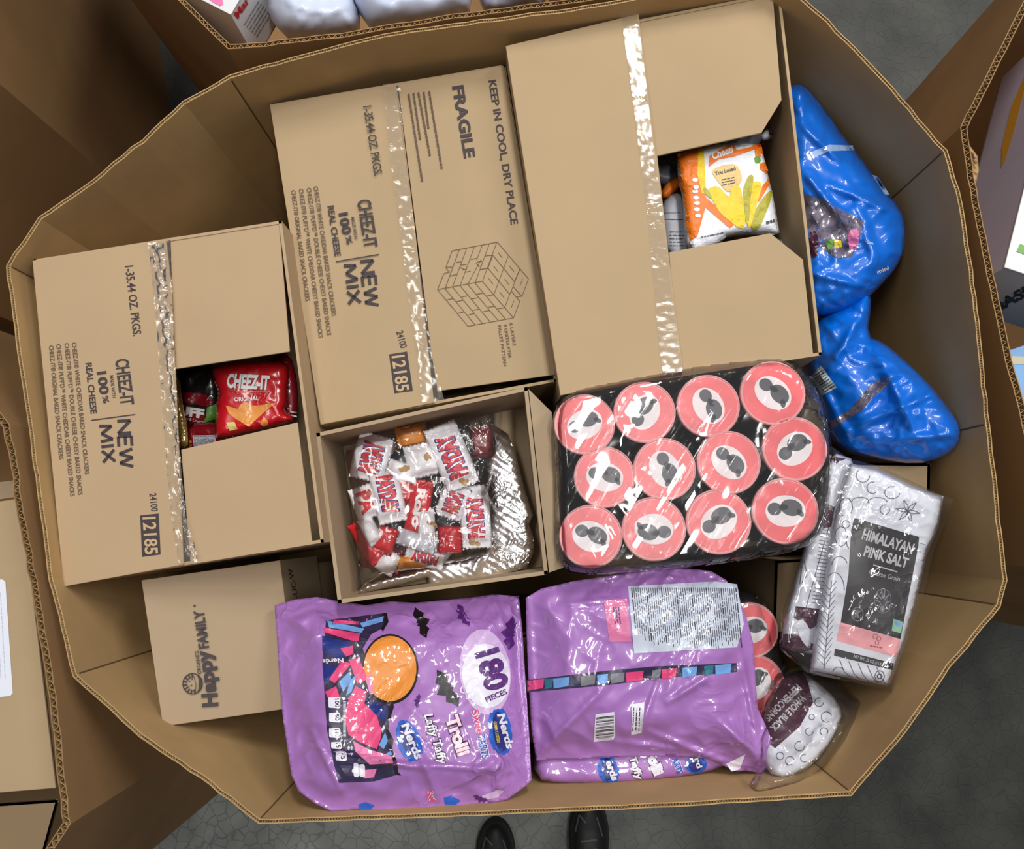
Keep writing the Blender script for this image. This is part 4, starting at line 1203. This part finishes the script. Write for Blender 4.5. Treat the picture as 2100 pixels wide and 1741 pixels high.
SP3 = Soft([(1600, 1385), (1640, 1372), (1680, 1400), (1722, 1440), (1728, 1480), (1690, 1545), (1640, 1590), (1590, 1600), (1560, 1560), (1560, 1480)], 0.80, .05, 35, amp=.002, asc=50, seed=101, crumple=.002, csc=40, rnd=1, tilt=(0, .0004))
sp3, _ = bagroot('spice_pouch', 'white and maroon peppercorn pouch below the salt pouch, lettering upside down', 'pouch', SP3, POUCHW, part='pouch_body', group='foil spice pouches', step=6)
p = Print(SP3, .0006, 6); p.poly([(1602, 1388), (1642, 1374), (1655, 1392), (1668, 1440), (1640, 1490), (1590, 1534), (1565, 1515), (1572, 1450)]); p.build('maroon_panel', MAROON, sp3)
p = Print(SP3, .0011, 5)
p.text('PEPPERCORNS', (1634, 1402), (1566, 1470), 15, .03); p.text('WHOLE BLACK', (1644, 1424), (1578, 1492), 14, .03)
p.build('panel_lettering', mat('silver_ink', (190, 188, 192), .35), sp3)
p = Print(SP3, .0010, 6)
for (x, y, r_, a0, a1, ex) in [(1680, 1440, 9, 0, 5, 1), (1695, 1470, 11, 1, 6, 1), (1660, 1500, 8, 0, 5, 1), (1640, 1530, 10, 0, 5, 1), (1620, 1560, 9, 1, 6, 1), (1690, 1500, 8, 2, 7, 1), (1600, 1550, 8, 0, 6, 1), (1665, 1470, 6, 0, 6, 1), (1650, 1555, 8, 1, 5, 1)]:
    curl(x, y, r_, a0, a1, 1.2, ex)
p.build('plant_drawings', LINEI, sp3)['kind'] = 'stuff'
SF3 = Soft([(1590, 1375), (1650, 1362), (1700, 1385), (1768, 1440), (1755, 1480), (1735, 1520), (1690, 1570), (1640, 1605), (1590, 1625), (1545, 1632), (1535, 1610), (1560, 1570), (1555, 1470)], 0.822, .056, 24, amp=.001, asc=50, seed=111, crumple=.004, csc=22, rnd=0, tilt=(-.00003, .0005))
soft('clear_overwrap', 'clear crinkled plastic sleeve around the peppercorn pouch', 'plastic wrap', SF3, FILM, step=6, closed=False)
# ------------------------------------------------------------------ small packets
def packet_outline(A, B, w, tooth=4.0):
    A, B = np.array(A, float), np.array(B, float)
    d = B - A; L = np.linalg.norm(d); u = d / L; v = np.array([-u[1], u[0]])
    pts = []
    n = max(3, int(w / tooth))
    for k in range(n + 1): pts.append(A + v * (w / 2 - w * k / n) + u * ((k % 2) * 2.0))
    for t in (.12, .3, .5, .7, .88): pts.append(A + d * t - v * (w / 2 * (1 + .05 * math.sin(t * 3.1))))
    for k in range(n + 1): pts.append(B - v * (w / 2 - w * k / n) - u * ((k % 2) * 2.0))
    for t in (.88, .7, .5, .3, .12): pts.append(A + d * t + v * (w / 2 * (1 + .05 * math.sin(t * 3.1))))
    return [tuple(q) for q in pts]
class Packet(Soft):
    def __init__(s, A, B, w, z, T, seed, slope=0.0):
        super().__init__(packet_outline(A, B, w), z, T, w * .45, rnd=0, amp=.0006, asc=20, seed=seed, crumple=.0008, csc=14)
        s.A, s.B = np.array(A, float), np.array(B, float)
        s.slope = slope
    def base(s, x, y):
        d = s.B - s.A; L = d @ d
        t = ((x - s.A[0]) * d[0] + (y - s.A[1]) * d[1]) / L
        return s.z + (t - .5) * s.slope
    def prof(s, x, y):
        p, t = Soft.prof(s, x, y)
        d = s.B - s.A; L = d @ d
        q = ((x - s.A[0]) * d[0] + (y - s.A[1]) * d[1]) / L
        e = np.clip((0.5 - np.abs(q - .5) - .07) / .16, 0, 1)
        e = e * e * (3 - 2 * e)
        return p * e + 0.02, t
def packet(label, A, B, w, z, m, T=.016, seed=1, word=None, ink=REDI, ink2=None, rev=False, group='wrapped candies in the clear bag', name='wrapped_candy', cat='candy', slope=0.0, nut=None, hw=.5):
    S = Packet(A, B, w, z, T, seed, slope)
    r, _ = bagroot(name, label, cat, S, m, part='wrapper', group=group, step=4.5)
    if word:
        a, b = (np.array(B, float), np.array(A, float)) if rev else (np.array(A, float), np.array(B, float))
        d = b - a; L = np.linalg.norm(d); u = d / L; up = np.array([u[1], -u[0]])
        h = w * hw
        p0, p1 = a + d * .17 - up * h * .5, a + d * .83 - up * h * .5
        if ink2:
            p = Print(S, .0005, 5); p.text(word, p0, p1, h, .10); p.build('brand_outline', ink2, r)
        p = Print(S, .0009, 5); p.text(word, p0, p1, h, .05); p.build('brand_lettering', ink, r)
    if nut:
        p = Print(S, .0006, 5); rr = random.Random(seed)
        for k in range(4): p.ell((nut[0] + rr.uniform(-9, 9), nut[1] + rr.uniform(-5, 5)), rr.uniform(5, 8), rr.uniform(3.5, 5.5), rr.uniform(0, 90), 12)
        p.build('peanut_picture', NUT, r)
    return r
KC = lambda x, y: (680 + x / 4.145, 820 + y / 4.145)
z0 = 0.79
L_ = [
 # label, A, B, w(crop), z, mat, kwargs
 ('dark brown wrapped candy under the middle of the clear bag', (560, 400), (760, 560), 230, z0 - .008, WRAPK, dict(seed=2)),
 ('black wrapped candy below the centre of the clear bag', (860, 940), (1080, 1100), 190, z0 - .008, WRAPK, dict(seed=3)),
 ('black wrapper between the red and the white candies', (880, 560), (850, 880), 170, z0 - .012, WRAPK, dict(seed=4)),
 ('orange block-shaped candy at the upper edge of the bag', (545, 330), (820, 270), 130, z0 + .004, WRAPO, dict(seed=5, T=.026)),
 ('orange candy at the lower edge of the bag', (560, 1390), (830, 1370), 90, z0 - .004, WRAPO, dict(seed=6, T=.022)),
 ('maroon candy near the upper right corner of the bag', (1240, 230), (1290, 500), 170, z0 - .002, WRAPM, dict(seed=7, T=.024)),
 ('narrow black wrapper beside the long white candy', (1110, 200), (1200, 490), 90, z0 + .004, WRAPK, dict(seed=8)),
 ('red wrapper lying along the left side of the bag', (210, 1020), (430, 1380), 150, z0 - .004, RED, dict(seed=9)),
 ('short red wrapper next to the long left one', (500, 1080), (420, 1310), 130, z0 + .002, RED, dict(seed=10)),
 ('tall red wrapper in the middle with white script', (780, 670), (700, 1170), 150, z0 + .006, RED, dict(seed=11, word='Rolo', ink=WHITEI, hw=.35)),
 ('red wrapper with pale lettering left of the tall one', (600, 630), (610, 900), 140, z0 + .002, RED, dict(seed=12, word='AYD', ink=REDI, ink2=WHITEI)),
 ('wide red wrapper in the lower right of the bag', (900, 1190), (1110, 1190), 170, z0 + .002, RED, dict(seed=13)),
 ('dark red candy at the left upper corner', (190, 420), (210, 640), 90, z0 - .010, DRED, dict(seed=14)),
 ('white peanut candy at the left upper corner', (390, 290), (290, 690), 230, z0 + .006, WRAPW, dict(seed=15, word='PAYDAY', ink2=BLUEI, rev=True, nut=(757, 960))),
 ('white candy lying flat left of centre, letters half covered', (425, 560), (530, 1050), 190, z0 + .010, WRAPW, dict(seed=16, word='PAYDAY', ink2=BLUEI, nut=(800, 1044))),
 ('small white wrapper seen from its plain side', (730, 370), (800, 660), 200, z0 + .012, WRAPW, dict(seed=17, nut=(873, 935))),
 ('tilted white wrapper with peanut picture near the centre', (465, 560), (730, 650), 110, z0 + .012, WRAPW, dict(seed=18, nut=(828, 962))),
 ('longest white peanut candy, upper right of the bag', (910, 210), (1130, 750), 220, z0 + .016, WRAPW, dict(seed=19, word='PAYDAY', ink2=BLUEI, rev=True, nut=(948, 988))),
 ('white candy tucked under the longest one', (1090, 720), (980, 1010), 180, z0 + .008, WRAPW, dict(seed=20, word='PAYDAY', ink2=BLUEI, rev=True, nut=(928, 1040))),
 ('long white candy at the right side of the bag', (1200, 720), (1240, 1270), 190, z0 + .004, WRAPW, dict(seed=21, word='PAYDAY', ink2=BLUEI, rev=True, nut=(974, 1112))),
 ('white candy at the left edge with a folded end', (240, 730), (340, 1010), 170, z0 + .006, WRAPW, dict(seed=22, word='PA', nut=(748, 1012))),
 ('white and brown wrapper below the tall red one', (800, 910), (810, 1200), 110, z0 + .010, WRAPW, dict(seed=23, nut=(884, 1072))),
 ('silver grey wrapper lying across the bottom', (560, 1150), (890, 1260), 110, z0 + .008, mat('silver_wrapper', (190, 190, 198), .3, crinkle=.4, cs=50, coat=.4), dict(seed=24)),
 ('white candy along the bottom edge, letters upside down', (960, 1390), (620, 1300), 110, z0 + .000, WRAPW, dict(seed=25, word='PAYDAY', ink2=BLUEI)),
 ('white wrapper in the lower left, back side up', (270, 1000), (390, 1230), 100, z0 + .006, WRAPW, dict(seed=26)),
 ('pink and white wrapper in the lower left corner', (400, 1330), (560, 1430), 150, z0 - .006, WRAPW, dict(seed=27)),
]
for l, a, b, w, z, m, kw in L_:
    packet(l, KC(*a), KC(*b), w / 4.145 * 1.3, z, m, **kw)
for i, (a, b, w, m) in enumerate([((250, 500), (480, 1000), 220, WRAPM), ((450, 900), (600, 1250), 200, WRAPK), ((600, 1100), (1000, 1350), 200, WRAPW), ((1000, 500), (1300, 600), 260, WRAPK), ((1150, 900), (1250, 1300), 200, WRAPK),
        ((640, 250), (900, 260), 150, WRAPM), ((250, 1300), (600, 1380), 220, DRED), ((700, 800), (1000, 900), 240, WRAPK)]):
    packet(['maroon wrapper glimpsed behind the left candies', 'black wrapper glimpsed at the lower left', 'white wrapper lowest in the bottom heap', 'black wrapper behind the longest white candy', 'black wrapper at the lower right edge of the heap',
            'maroon wrapper behind the orange block candy', 'dark red wrapper in the lower left corner', 'black wrapper in the very middle, lowest'][i], KC(*a), KC(*b), w / 4.145, z0 - .026, m, seed=60 + i)
SC_ = Soft([KC(*q) for q in [(100, 380), (240, 310), (560, 240), (900, 160), (1200, 100), (1450, 30), (1440, 250), (1400, 500), (1330, 800), (1420, 950), (1480, 1100), (1430, 1290), (1100, 1370), (700, 1440), (430, 1480), (200, 1620), (250, 1430), (200, 1100), (160, 700)]],
    0.79, .066, 30, amp=.002, asc=60, seed=121, crumple=.0030, csc=60, rnd=0)
soft('clear_bag', 'clear plastic bag stretched over the wrapped candies in the tray', 'plastic bag', SC_, FILM, step=6, closed=False)
hexb = lambda x, y: .0022 * np.clip(np.cos(x * .48) * np.cos(y * .42 + x * .2) + .2, 0, 1)
SFo = Soft([KC(*q) for q in [(1280, 150), (1440, 250), (1500, 290), (1560, 450), (1640, 750), (1712, 980), (1680, 1060), (1720, 1180), (1715, 1300), (1670, 1400), (1500, 1500), (1400, 1530), (830, 1590), (815, 1510), (500, 1590), (190, 1660), (300, 1540), (700, 1430), (1100, 1330), (1300, 1290), (1350, 900), (1300, 500)]],
    0.76, .03, 22, amp=.004, asc=60, seed=131, crumple=.005, csc=50, rnd=0, zfun=hexb)
soft('foil_liner', 'crumpled silver bubble foil along the right and bottom of the candy tray', 'foil', SFo, FOIL, step=4, closed=False)

# ------------------------------------------------------------------ red snack bags in the left carton
KR = lambda q: [(340 + x / 7, 700 + y / 7) for x, y in q]
def snackbag(label, outline, z, m, T=.03, seed=1, group=None, tilt=(0, 0), cat='snack bag', cr=.0012):
    S = Soft(outline, z, T, 22, amp=.0012, asc=34, seed=seed, crumple=cr, csc=26, rnd=1, tilt=tilt)
    r, _ = bagroot('snack_bag', label, cat, S, m, part='bag_film', group=group, step=5)
    return S, r
G1 = 'red snack bags inside the half-open carton'
S_, r_ = snackbag('black and red snack bag behind the front red bag', KR([(60, 330), (700, 280), (780, 700), (720, 1220), (250, 1200), (120, 900)]), .765, WRAPK, seed=201, group=G1)
p = Print(S_, .0007, 5); p.poly(KR([(210, 720), (560, 760), (690, 860), (600, 940), (240, 860)])); p.poly(KR([(230, 900), (560, 1000), (560, 1200), (260, 1190)])); p.build('red_print', DRED, r_)
p = Print(S_, .0010, 5); p.poly(KR([(590, 950), (720, 900), (720, 1110), (520, 1180), (580, 1080)])); p.build('green_print', GREENI, r_)
p = Print(S_, .0012, 5); p.text('PUFF', KR([(60, 1030)])[0], KR([(540, 1100)])[0], 17, .06); p.text('Airy & Crunchy', KR([(230, 1115)])[0], KR([(560, 1185)])[0], 6, .01); p.build('brand_lettering', WHITEI, r_)
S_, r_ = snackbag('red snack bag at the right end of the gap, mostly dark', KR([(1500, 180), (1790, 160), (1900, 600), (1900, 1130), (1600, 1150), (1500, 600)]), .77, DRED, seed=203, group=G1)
p = Print(S_, .0010, 5); p.line(KR([(1790, 1010), (1880, 1025)]), 3); p.line(KR([(1790, 1060), (1880, 1080)]), 3); p.build('white_mark', WHITEI, r_)
S_, r_ = snackbag('gold and clear wrapper at the left end of the gap', KR([(60, 420), (200, 500), (240, 900), (320, 1240), (320, 1560), (120, 1500), (80, 900)]), .80, mat('gold_film', (190, 160, 90), .2, metal=.4, crinkle=.6, cs=40, coat=.6), T=.02, seed=204, group=G1)
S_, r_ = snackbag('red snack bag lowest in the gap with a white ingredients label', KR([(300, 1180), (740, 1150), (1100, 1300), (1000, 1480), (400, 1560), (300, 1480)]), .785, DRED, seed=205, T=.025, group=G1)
p = Print(S_, .0007, 5); p.poly(KR([(385, 1350), (700, 1345), (730, 1470), (400, 1520)])); lb = p.build('ingredients_label', mat('label_grey', (190, 190, 200), .4), r_)
p = Print(S_, .0011, 5)
for k in range(7): p.scribble(KR([(400, 1368 + k * 20)])[0], KR([(690, 1362 + k * 20)])[0], 1.4, seed=k)
p.build('fine_print', GREYI, r_)['kind'] = 'stuff'
p = Print(S_, .0010, 5); p.ell(KR([(350, 1440)])[0], 3.2, 3.2); p.ell(KR([(352, 1495)])[0], 3.2, 2.6); p.each('orange_dot', ORANGEP, r_)
S_, r_ = snackbag('bright red cracker bag in front, brand lettering upright', KR([(640, 360), (1000, 290), (1300, 285), (1740, 290), (1765, 420), (1750, 700), (1740, 900), (1690, 1000), (1880, 1110), (1700, 1190), (1300, 1290), (720, 1420), (700, 1300), (720, 900), (760, 740), (690, 560)]), .805, RED, T=.04, seed=206, group=G1, cr=.0016)
p = Print(S_, .0008, 5); p.text('CHEEZ-IT', KR([(875, 660)])[0], KR([(1480, 692)])[0], 27, .07, .05); p.build('brand_outline', WRAPM, r_)
p = Print(S_, .0013, 5); p.text('CHEEZ-IT', KR([(872, 655)])[0], KR([(1476, 687)])[0], 27, .045, .05); p.text('ORIGINAL', KR([(985, 862)])[0], KR([(1335, 842)])[0], 8, .03); p.build('brand_lettering', WHITEI, r_)
p = Print(S_, .0008, 5); p.poly(KR([(860, 920), (1030, 970), (1080, 900), (1160, 870), (1230, 920), (1330, 920), (1460, 900), (1580, 885), (1420, 1010), (1300, 1120), (1190, 1225), (1000, 1110), (900, 1030)])); p.poly(KR([(1400, 1085), (1460, 1130), (1470, 1200), (1390, 1220), (1355, 1180)])); p.build('cracker_picture', mat('cracker_ink', (232, 150, 66), .35, crinkle=.3, cs=60, coat=.4, var=.1, vs=60), r_)
p = Print(S_, .0009, 5); p.poly(KR([(870, 1165), (985, 1155), (1030, 1260), (915, 1285)])); p.build('yellow_tag', mat('tag_yellow', (206, 196, 110), .4), r_)
p = Print(S_, .0009, 5); p.line(KR([(1010, 725), (1510, 725)]), 1.6); p.build('orange_rule', ORI, r_)

# ------------------------------------------------------------------ snack bags in the biggest carton
KS = lambda q: [(1320 + x / 5.44, 240 + y / 5.44) for x, y in q]
G2 = 'snack bags inside the biggest carton'
GRW = mat('grey_wrapper', (176, 178, 186), .5, crinkle=.4, cs=50, var=.15, vs=40)
GRD = mat('slate_wrapper', (92, 96, 104), .45, crinkle=.4, cs=50, var=.2, vs=40)
S_, r_ = snackbag('slate grey bag against the tape side of the gap', KS([(60, 380), (420, 360), (440, 640), (330, 760), (180, 760), (60, 700)]), .79, GRD, seed=211, group=G2)
p = Print(S_, .0008, 5); p.line(KS([(215, 450), (300, 540), (360, 610)]), 1.6); p.build('dark_line', POUCHK, r_)
S_, r_ = snackbag('slim orange and black bag edge crossing the gap', KS([(180, 800), (360, 650), (420, 700), (400, 800), (210, 940)]), .80, ORI, T=.015, seed=212, group=G2)
S_, r_ = snackbag('grey printed bag with a black rule in the lower part of the gap', KS([(190, 960), (350, 830), (460, 900), (520, 1300), (560, 1560), (250, 1560), (200, 1200)]), .80, GRW, seed=213, group=G2)
p = Print(S_, .0008, 5); p.line(KS([(225, 1140), (440, 1142)]), 1.8); p.line(KS([(230, 1070), (410, 1065)]), .8)
for k in range(5): p.scribble(KS([(290, 1280 + k * 38)])[0], KS([(450, 1282 + k * 38)])[0], 1.6, seed=k)
p.build('fine_print', LINEI, r_)['kind'] = 'stuff'
S_, r_ = snackbag('dark green-grey bag at the top of the gap', KS([(640, 120), (1320, 80), (1320, 300), (1150, 420), (700, 400)]), .80, GRD, seed=214, group=G2)
p = Print(S_, .0008, 5); p.text('NOW', KS([(800, 330)])[0], KS([(1130, 250)])[0], 14, .03) if False else None
S_, r_ = snackbag('small grey and maroon bag by the carton wall', KS([(1310, 180), (1490, 60), (1495, 200), (1420, 250), (1310, 270)]), .80, GRW, T=.02, seed=215, group=G2)
p = Print(S_, .0008, 5); p.poly(KS([(1400, 150), (1450, 140), (1445, 200), (1400, 205)]), 1); p.build('maroon_mark', WRAPM, r_)
S_, r_ = snackbag('white bag under the lower flap of the biggest carton', KS([(1200, 1300), (1500, 1350), (1695, 1410), (1705, 1560), (1500, 1600), (1200, 1600)]), .79, mat('white_film', (226, 228, 232), .45, crinkle=.4, cs=50), T=.02, seed=216, group=G2)
WS = mat('snack_white', (228, 230, 238), .4, crinkle=.35, cs=50, coat=.2)
SY = Soft(KS([(365, 400), (660, 335), (740, 300), (900, 290), (1290, 290), (1345, 440), (1400, 700), (1450, 900), (1500, 1200), (1525, 1320), (1290, 1290), (930, 1330), (900, 1370), (570, 1560), (500, 1460), (450, 1360), (440, 900), (385, 720)]), .835, .04, 22, amp=.0012, asc=34, seed=221, crumple=.0014, csc=30, rnd=1)
ry, _ = bagroot('snack_bag', 'white, yellow and orange vegetable stick bag lying on top in the gap', 'snack bag', SY, WS, part='bag_film', group=G2, step=5)
def pr(polys, nm, m, off, sm=0, lab=None):
    p = Print(SY, off, 5)
    for q in polys: p.poly(KS(q), sm)
    p.each(nm, m, ry)
pr([[(378, 410), (640, 360), (640, 740), (700, 900), (1040, 1190), (960, 1240), (690, 1010), (600, 1330), (520, 1385), (480, 1240), (450, 900), (400, 740)]], 'orange_band', ORI, .0006)
pr([[(610, 365), (672, 350), (690, 720), (700, 860), (650, 850), (600, 640)]], 'yellow_band', YELI, .0009)
pr([[(725, 560), (735, 430), (840, 370), (960, 310), (1010, 320), (1040, 370), (1240, 320), (1255, 355), (1010, 440), (840, 470)]], 'brand_banner', ORI, .0007)
pr([[(745, 590), (900, 530), (1030, 520), (1100, 640), (1090, 740), (960, 860), (860, 760), (800, 680)]], 'beige_tag', BEI, .0007, 1)
pr([[(1230, 310), (1310, 300), (1340, 440), (1250, 440)], [(1300, 520), (1350, 500), (1390, 600), (1380, 640), (1300, 580)], [(1260, 960), (1330, 760), (1400, 680), (1410, 740), (1300, 930)]], 'carrot_picture', ORI, .0008)
pr([[(1230, 440), (1300, 430), (1310, 510), (1250, 520)]], 'pea_picture', GREENI, .0009, 1)
pr([[(700, 800), (830, 760), (900, 840), (960, 900), (980, 780), (1040, 750), (1090, 800), (1110, 960), (1140, 1140), (1120, 1240), (1060, 1240), (960, 1160), (840, 1060), (780, 940)],
    [(1180, 740), (1260, 710), (1320, 730), (1300, 860), (1260, 980), (1210, 1200), (1170, 1240), (1150, 1160), (1180, 960)]], 'yellow_stick', YELI, .0011, 1)
pr([[(655, 780), (720, 800), (780, 930), (690, 870)], [(1150, 700), (1180, 640), (1225, 650), (1225, 720), (1190, 900), (1180, 1180), (1140, 1200), (1120, 960), (1110, 800)],
    [(1260, 1000), (1360, 860), (1440, 800), (1430, 900), (1340, 1140), (1280, 1260), (1190, 1255), (1220, 1140)]], 'green_stick', OLIVI, .0013, 1)
p = Print(SY, .0014, 5); p.text('Cheeti', KS([(770, 475)])[0], KS([(1000, 390)])[0], 15, .03, .15)
for (x, y) in ((575, 700), (585, 780), (575, 830), (585, 900), (595, 960), (595, 1030), (605, 1100)):
    a = KS([(x, y)])[0]; p.ell(a, 6, 4.2, 0, 12)
p.build('brand_lettering', WHITEI, ry)
p = Print(SY, .0014, 5); p.text('You Loved', KS([(800, 650)])[0], KS([(1030, 590)])[0], 8, .02)
for k in range(3): p.scribble(KS([(870, 700 + k * 30)])[0], KS([(1020, 670 + k * 30)])[0], 1.8, seed=k)
p.scribble(KS([(640, 1340)])[0], KS([(900, 1290)])[0], 2.2, seed=8); p.scribble(KS([(1370, 1180)])[0], KS([(1480, 1150)])[0], 6, seed=9)
p.build('fine_print', LINEI, ry)['kind'] = 'stuff'
p = Print(SY, .0008, 5); p.poly(KS([(470, 1400), (620, 1370), (900, 1320), (930, 1330), (700, 1480), (575, 1550)])); p.build('end_seam', WS, ry)

# ------------------------------------------------------------------ things in the neighbouring bins
# left bin: carton with white label
zc = .90
lc, LT, LP = carton('labelled_carton', 'plain carton with a white address label in the left bin', [(-235, 1062, zc), (42, 1022, zc), (114, 1616, zc), (-170, 1640, zc)], .3, KRAFT)
flap(lc, [(-235, 1062, zc + .0035), (42, 1022, zc + .0035), (114, 1616, zc + .0035), (-170, 1640, zc + .0035)], KRAFT, name='top_panel')
flap(lc, [(-235, 1058, zc), (40, 1018, zc), (36, 984, zc - .05), (-235, 1016, zc - .05)], KRAFT3, name='folded_flap')
SLc = Plane(W(-235, 1062, zc + .0035), W(42, 1022, zc + .0035), W(114, 1616, zc + .0035))
p = Print(SLc, .0008)
p.poly([(-90, 1196), (6, 1188), (12, 1193), (27, 1421), (22, 1427), (-74, 1436)]); lbl = p.build('white_label', PAPER, lc)
p = Print(SLc, .0012)
for k in range(4): p.scribble((2 - k * 9, 1215), (12 - k * 9, 1390), 1.3, seed=k)
p.build('fine_print', mat('faint_ink', (190, 194, 206), .6), lbl)
r = lower_w('plain carton deeper in the left bin', [W(-330, 1670, .58), W(120, 1640, .58), W(60, 1860, .58), W(-300, 2000, .58)], .58, 1.0)
# top bin: small card box and white bags
def softbag(label, o, z, T, m, seed, name='plastic_bag', cr=.006, amp=.008):
    S = Soft(o, z, T, 60, amp=amp, asc=110, seed=seed, crumple=cr, csc=90, rnd=1)
    return S, soft(name, label, 'plastic bag', S, m, 'bags in the bin behind', step=9)
softbag('white plastic bag nearest the small box in the bin behind', [(548, -120), (546, 10), (560, 50), (590, 72), (640, 76), (700, 70), (740, 58), (735, 0), (700, -130)], .84, .12, CLOTH, 301)
softbag('large white plastic bag in the middle of the bin behind', [(690, -160), (705, -20), (745, 40), (765, 58), (850, 46), (930, 34), (975, 10), (960, -160)], .845, .13, CLOTH, 302)
softbag('grey mottled plastic bag in the bin behind', [(960, -120), (980, 0), (1000, 26), (1060, 18), (1130, 8), (1130, -120)], .83, .1, mat('mottled_bag', (170, 170, 186), .4, var=.6, vs=30, crinkle=.4, cs=20, coat=.3), 303)
softbag('pink plastic bag at the far end of the bin behind', [(1130, -100), (1110, 4), (1180, -2), (1300, -20), (1300, -110)], .84, .09, mat('pink_bag', (226, 170, 180), .4, crinkle=.4, cs=20), 304)
zq = .885
bx, BT, BP = carton('card_box', 'small white card box with red script lettering in the bin behind', [(320, -48, zq), (392, -175, zq), (545, -95, zq), (473, 30, zq)], .11, WHITEB, th=.002)
flap(bx, [(320, -48, zq + .002), (392, -175, zq + .002), (545, -95, zq + .002), (473, 30, zq + .002)], WHITEB, th=.002, name='top_panel')
SBx = Plane(W(320, -48, zq + .002), W(392, -175, zq + .002), W(473, 30, zq + .002))
p = Print(SBx, .0008); p.poly([(405, -20), (440, -30), (462, 8), (448, 14)], 1); p.build('pink_spot', mat('pink_ink', (240, 120, 170), .5), bx)
SBs = Plane(BT[2], BT[3], BT[3] - Vector((0, 0, .1)), up=False)
p = Print(SBs, .0010); p.text('Mar', (487, 38), (512, 0), 13, .03, .3); p.build('red_script', REDI, bx)
p = Print(SBs, .0010)
for k in range(6): p.scribble((500 + k * 5, 50 + k * 5), (530 + k * 5, 2 + k * 5), 1.6, seed=k)
p.build('fine_print', GREYI, bx)['kind'] = 'stuff'
# right bin: lavender box, blue box
zv = .87
vb, VT, VP = carton('produce_box', 'white and lavender printed box in the right bin', [(2190, 30, zv), (2500, 110, zv), (2370, 650, zv), (2060, 548, zv)], .16, LAV, th=.003)
flap(vb, [(2190, 30, zv + .003), (2500, 110, zv + .003), (2370, 650, zv + .003), (2060, 548, zv + .003)], WHITEB, th=.003, name='top_panel')
SVt = Plane(W(2190, 30, zv + .003), W(2500, 110, zv + .003), W(2060, 548, zv + .003))
p = Print(SVt, .0008); p.poly([(2084, 516), (2092, 500), (2100, 504), (2108, 490), (2125, 496), (2120, 520), (2100, 522)]); p.build('leaf_print', mat('leaf_ink', (110, 170, 80), .5), vb)
SVl = Plane(VT[3], VT[0], VT[0] - Vector((0, 0, .1)), up=False)
p = Print(SVl, .0008); p.poly([(2054, 345), (2056, 300), (2075, 220), (2100, 160), (2120, 110), (2100, 190), (2080, 270), (2062, 330)]); p.build('orange_streak', mat('streak_ink', (230, 165, 50), .5), vb)
SVf = Plane(VT[2], VT[3], VT[3] - Vector((0, 0, .1)), up=False)
V, F = prism([VT[3] + Vector((0, 0, -.001)), VT[2] + Vector((0, 0, -.001)), VT[2] - Vector((0, 0, .158)), VT[3] - Vector((0, 0, .158))], tuple(np.array(SVf.n) * .001))
mk('end_panel', V, F, mat('pale_card', (200, 208, 218), .5), vb)
p = Print(SVf, .0016); p.text('BASIL', (2044, 640), (2130, 592), 20, .04); p.line([(2054, 622), (2110, 590)], 2); p.build('black_lettering', BLACKP, vb)
zw = .80
bl, LT2, LP2 = carton('blue_box', 'light blue box with a tan tape strip in the right bin', [(2050, 725, zw), (2300, 640, zw), (2400, 900, zw), (2085, 960, zw)], .3, SKYB, th=.003)
flap(bl, [(2050, 725, zw + .003), (2300, 640, zw + .003), (2400, 900, zw + .003), (2085, 960, zw + .003)], SKYB, th=.003, name='top_panel')
SBl = Plane(W(2050, 725, zw + .003), W(2300, 640, zw + .003), W(2085, 960, zw + .003))
p = Print(SBl, .0008); p.poly([(2052, 730), (2300, 738), (2305, 752), (2056, 746)]); p.build('tan_tape', mat('tan_tape', (190, 180, 150), .5), bl)
SKp = Soft([(1975, 290), (1990, 300), (2005, 320), (2008, 350), (2000, 385), (1988, 390), (1980, 350)], .885, .02, 8, crumple=.010, csc=16, seed=401, rnd=0)
soft('crumpled_paper', 'scrap of crumpled brown paper at the corner of the right bin', 'paper', SKp, BIN, step=3)

# ------------------------------------------------------------------ shoes on the floor
def shoe(label, cx, ytoe, w):
    L = 290
    out = [(cx - w * .30, ytoe + 14), (cx, ytoe), (cx + w * .30, ytoe + 14), (cx + w * .5, ytoe + 60), (cx + w * .46, ytoe + 130), (cx + w * .40, ytoe + 200), (cx + w * .36, ytoe + L - 20), (cx, ytoe + L), (cx - w * .36, ytoe + L - 20), (cx - w * .40, ytoe + 200), (cx - w * .44, ytoe + 130), (cx - w * .5, ytoe + 60)]
    S = Soft(out, .055, .07, 34, rnd=2, zfun=lambda x, y: .035 * np.clip((y - ytoe - 70) / 120, 0, 1))
    c = W(cx, ytoe + 140, 0)
    r = thing('black_shoe', label, 'shoe', (c.x, c.y, 0), 'black shoes of the person at the bin')
    V, F = S.mesh(7); mk('upper', V, F, SHOE, r, smooth=True)
    big = [(cx + (x - cx) * 1.10, ytoe + 140 + (y - ytoe - 140) * 1.03) for x, y in smooth_poly(out, 2)]
    V, F = prism([W(x, y, .028) for x, y in big], (0, 0, -.028)); mk('sole', V, F, SHOES, r, bevel=.004)
    for k in range(4):
        y = ytoe + 90 + k * 20
        p = Print(S, .002, 6); p.line([(cx - 16, y), (cx + 16, y - 4)], 4.5); p.build('lace', SHOEG, r)
    p = Print(S, .0015, 6); p.line([(cx - w * .36, ytoe + 70), (cx - w * .26, ytoe + 35), (cx - 6, ytoe + 52)], 3.5); p.line([(cx + w * .36, ytoe + 80), (cx + w * .2, ytoe + 40)], 3); p.build('toe_trim', SHOEG, r)
shoe('left black shoe, toe showing below the bin rim', 1016, 1682, 78)
shoe('right black shoe, mostly behind the bin rim', 1208, 1636, 78)
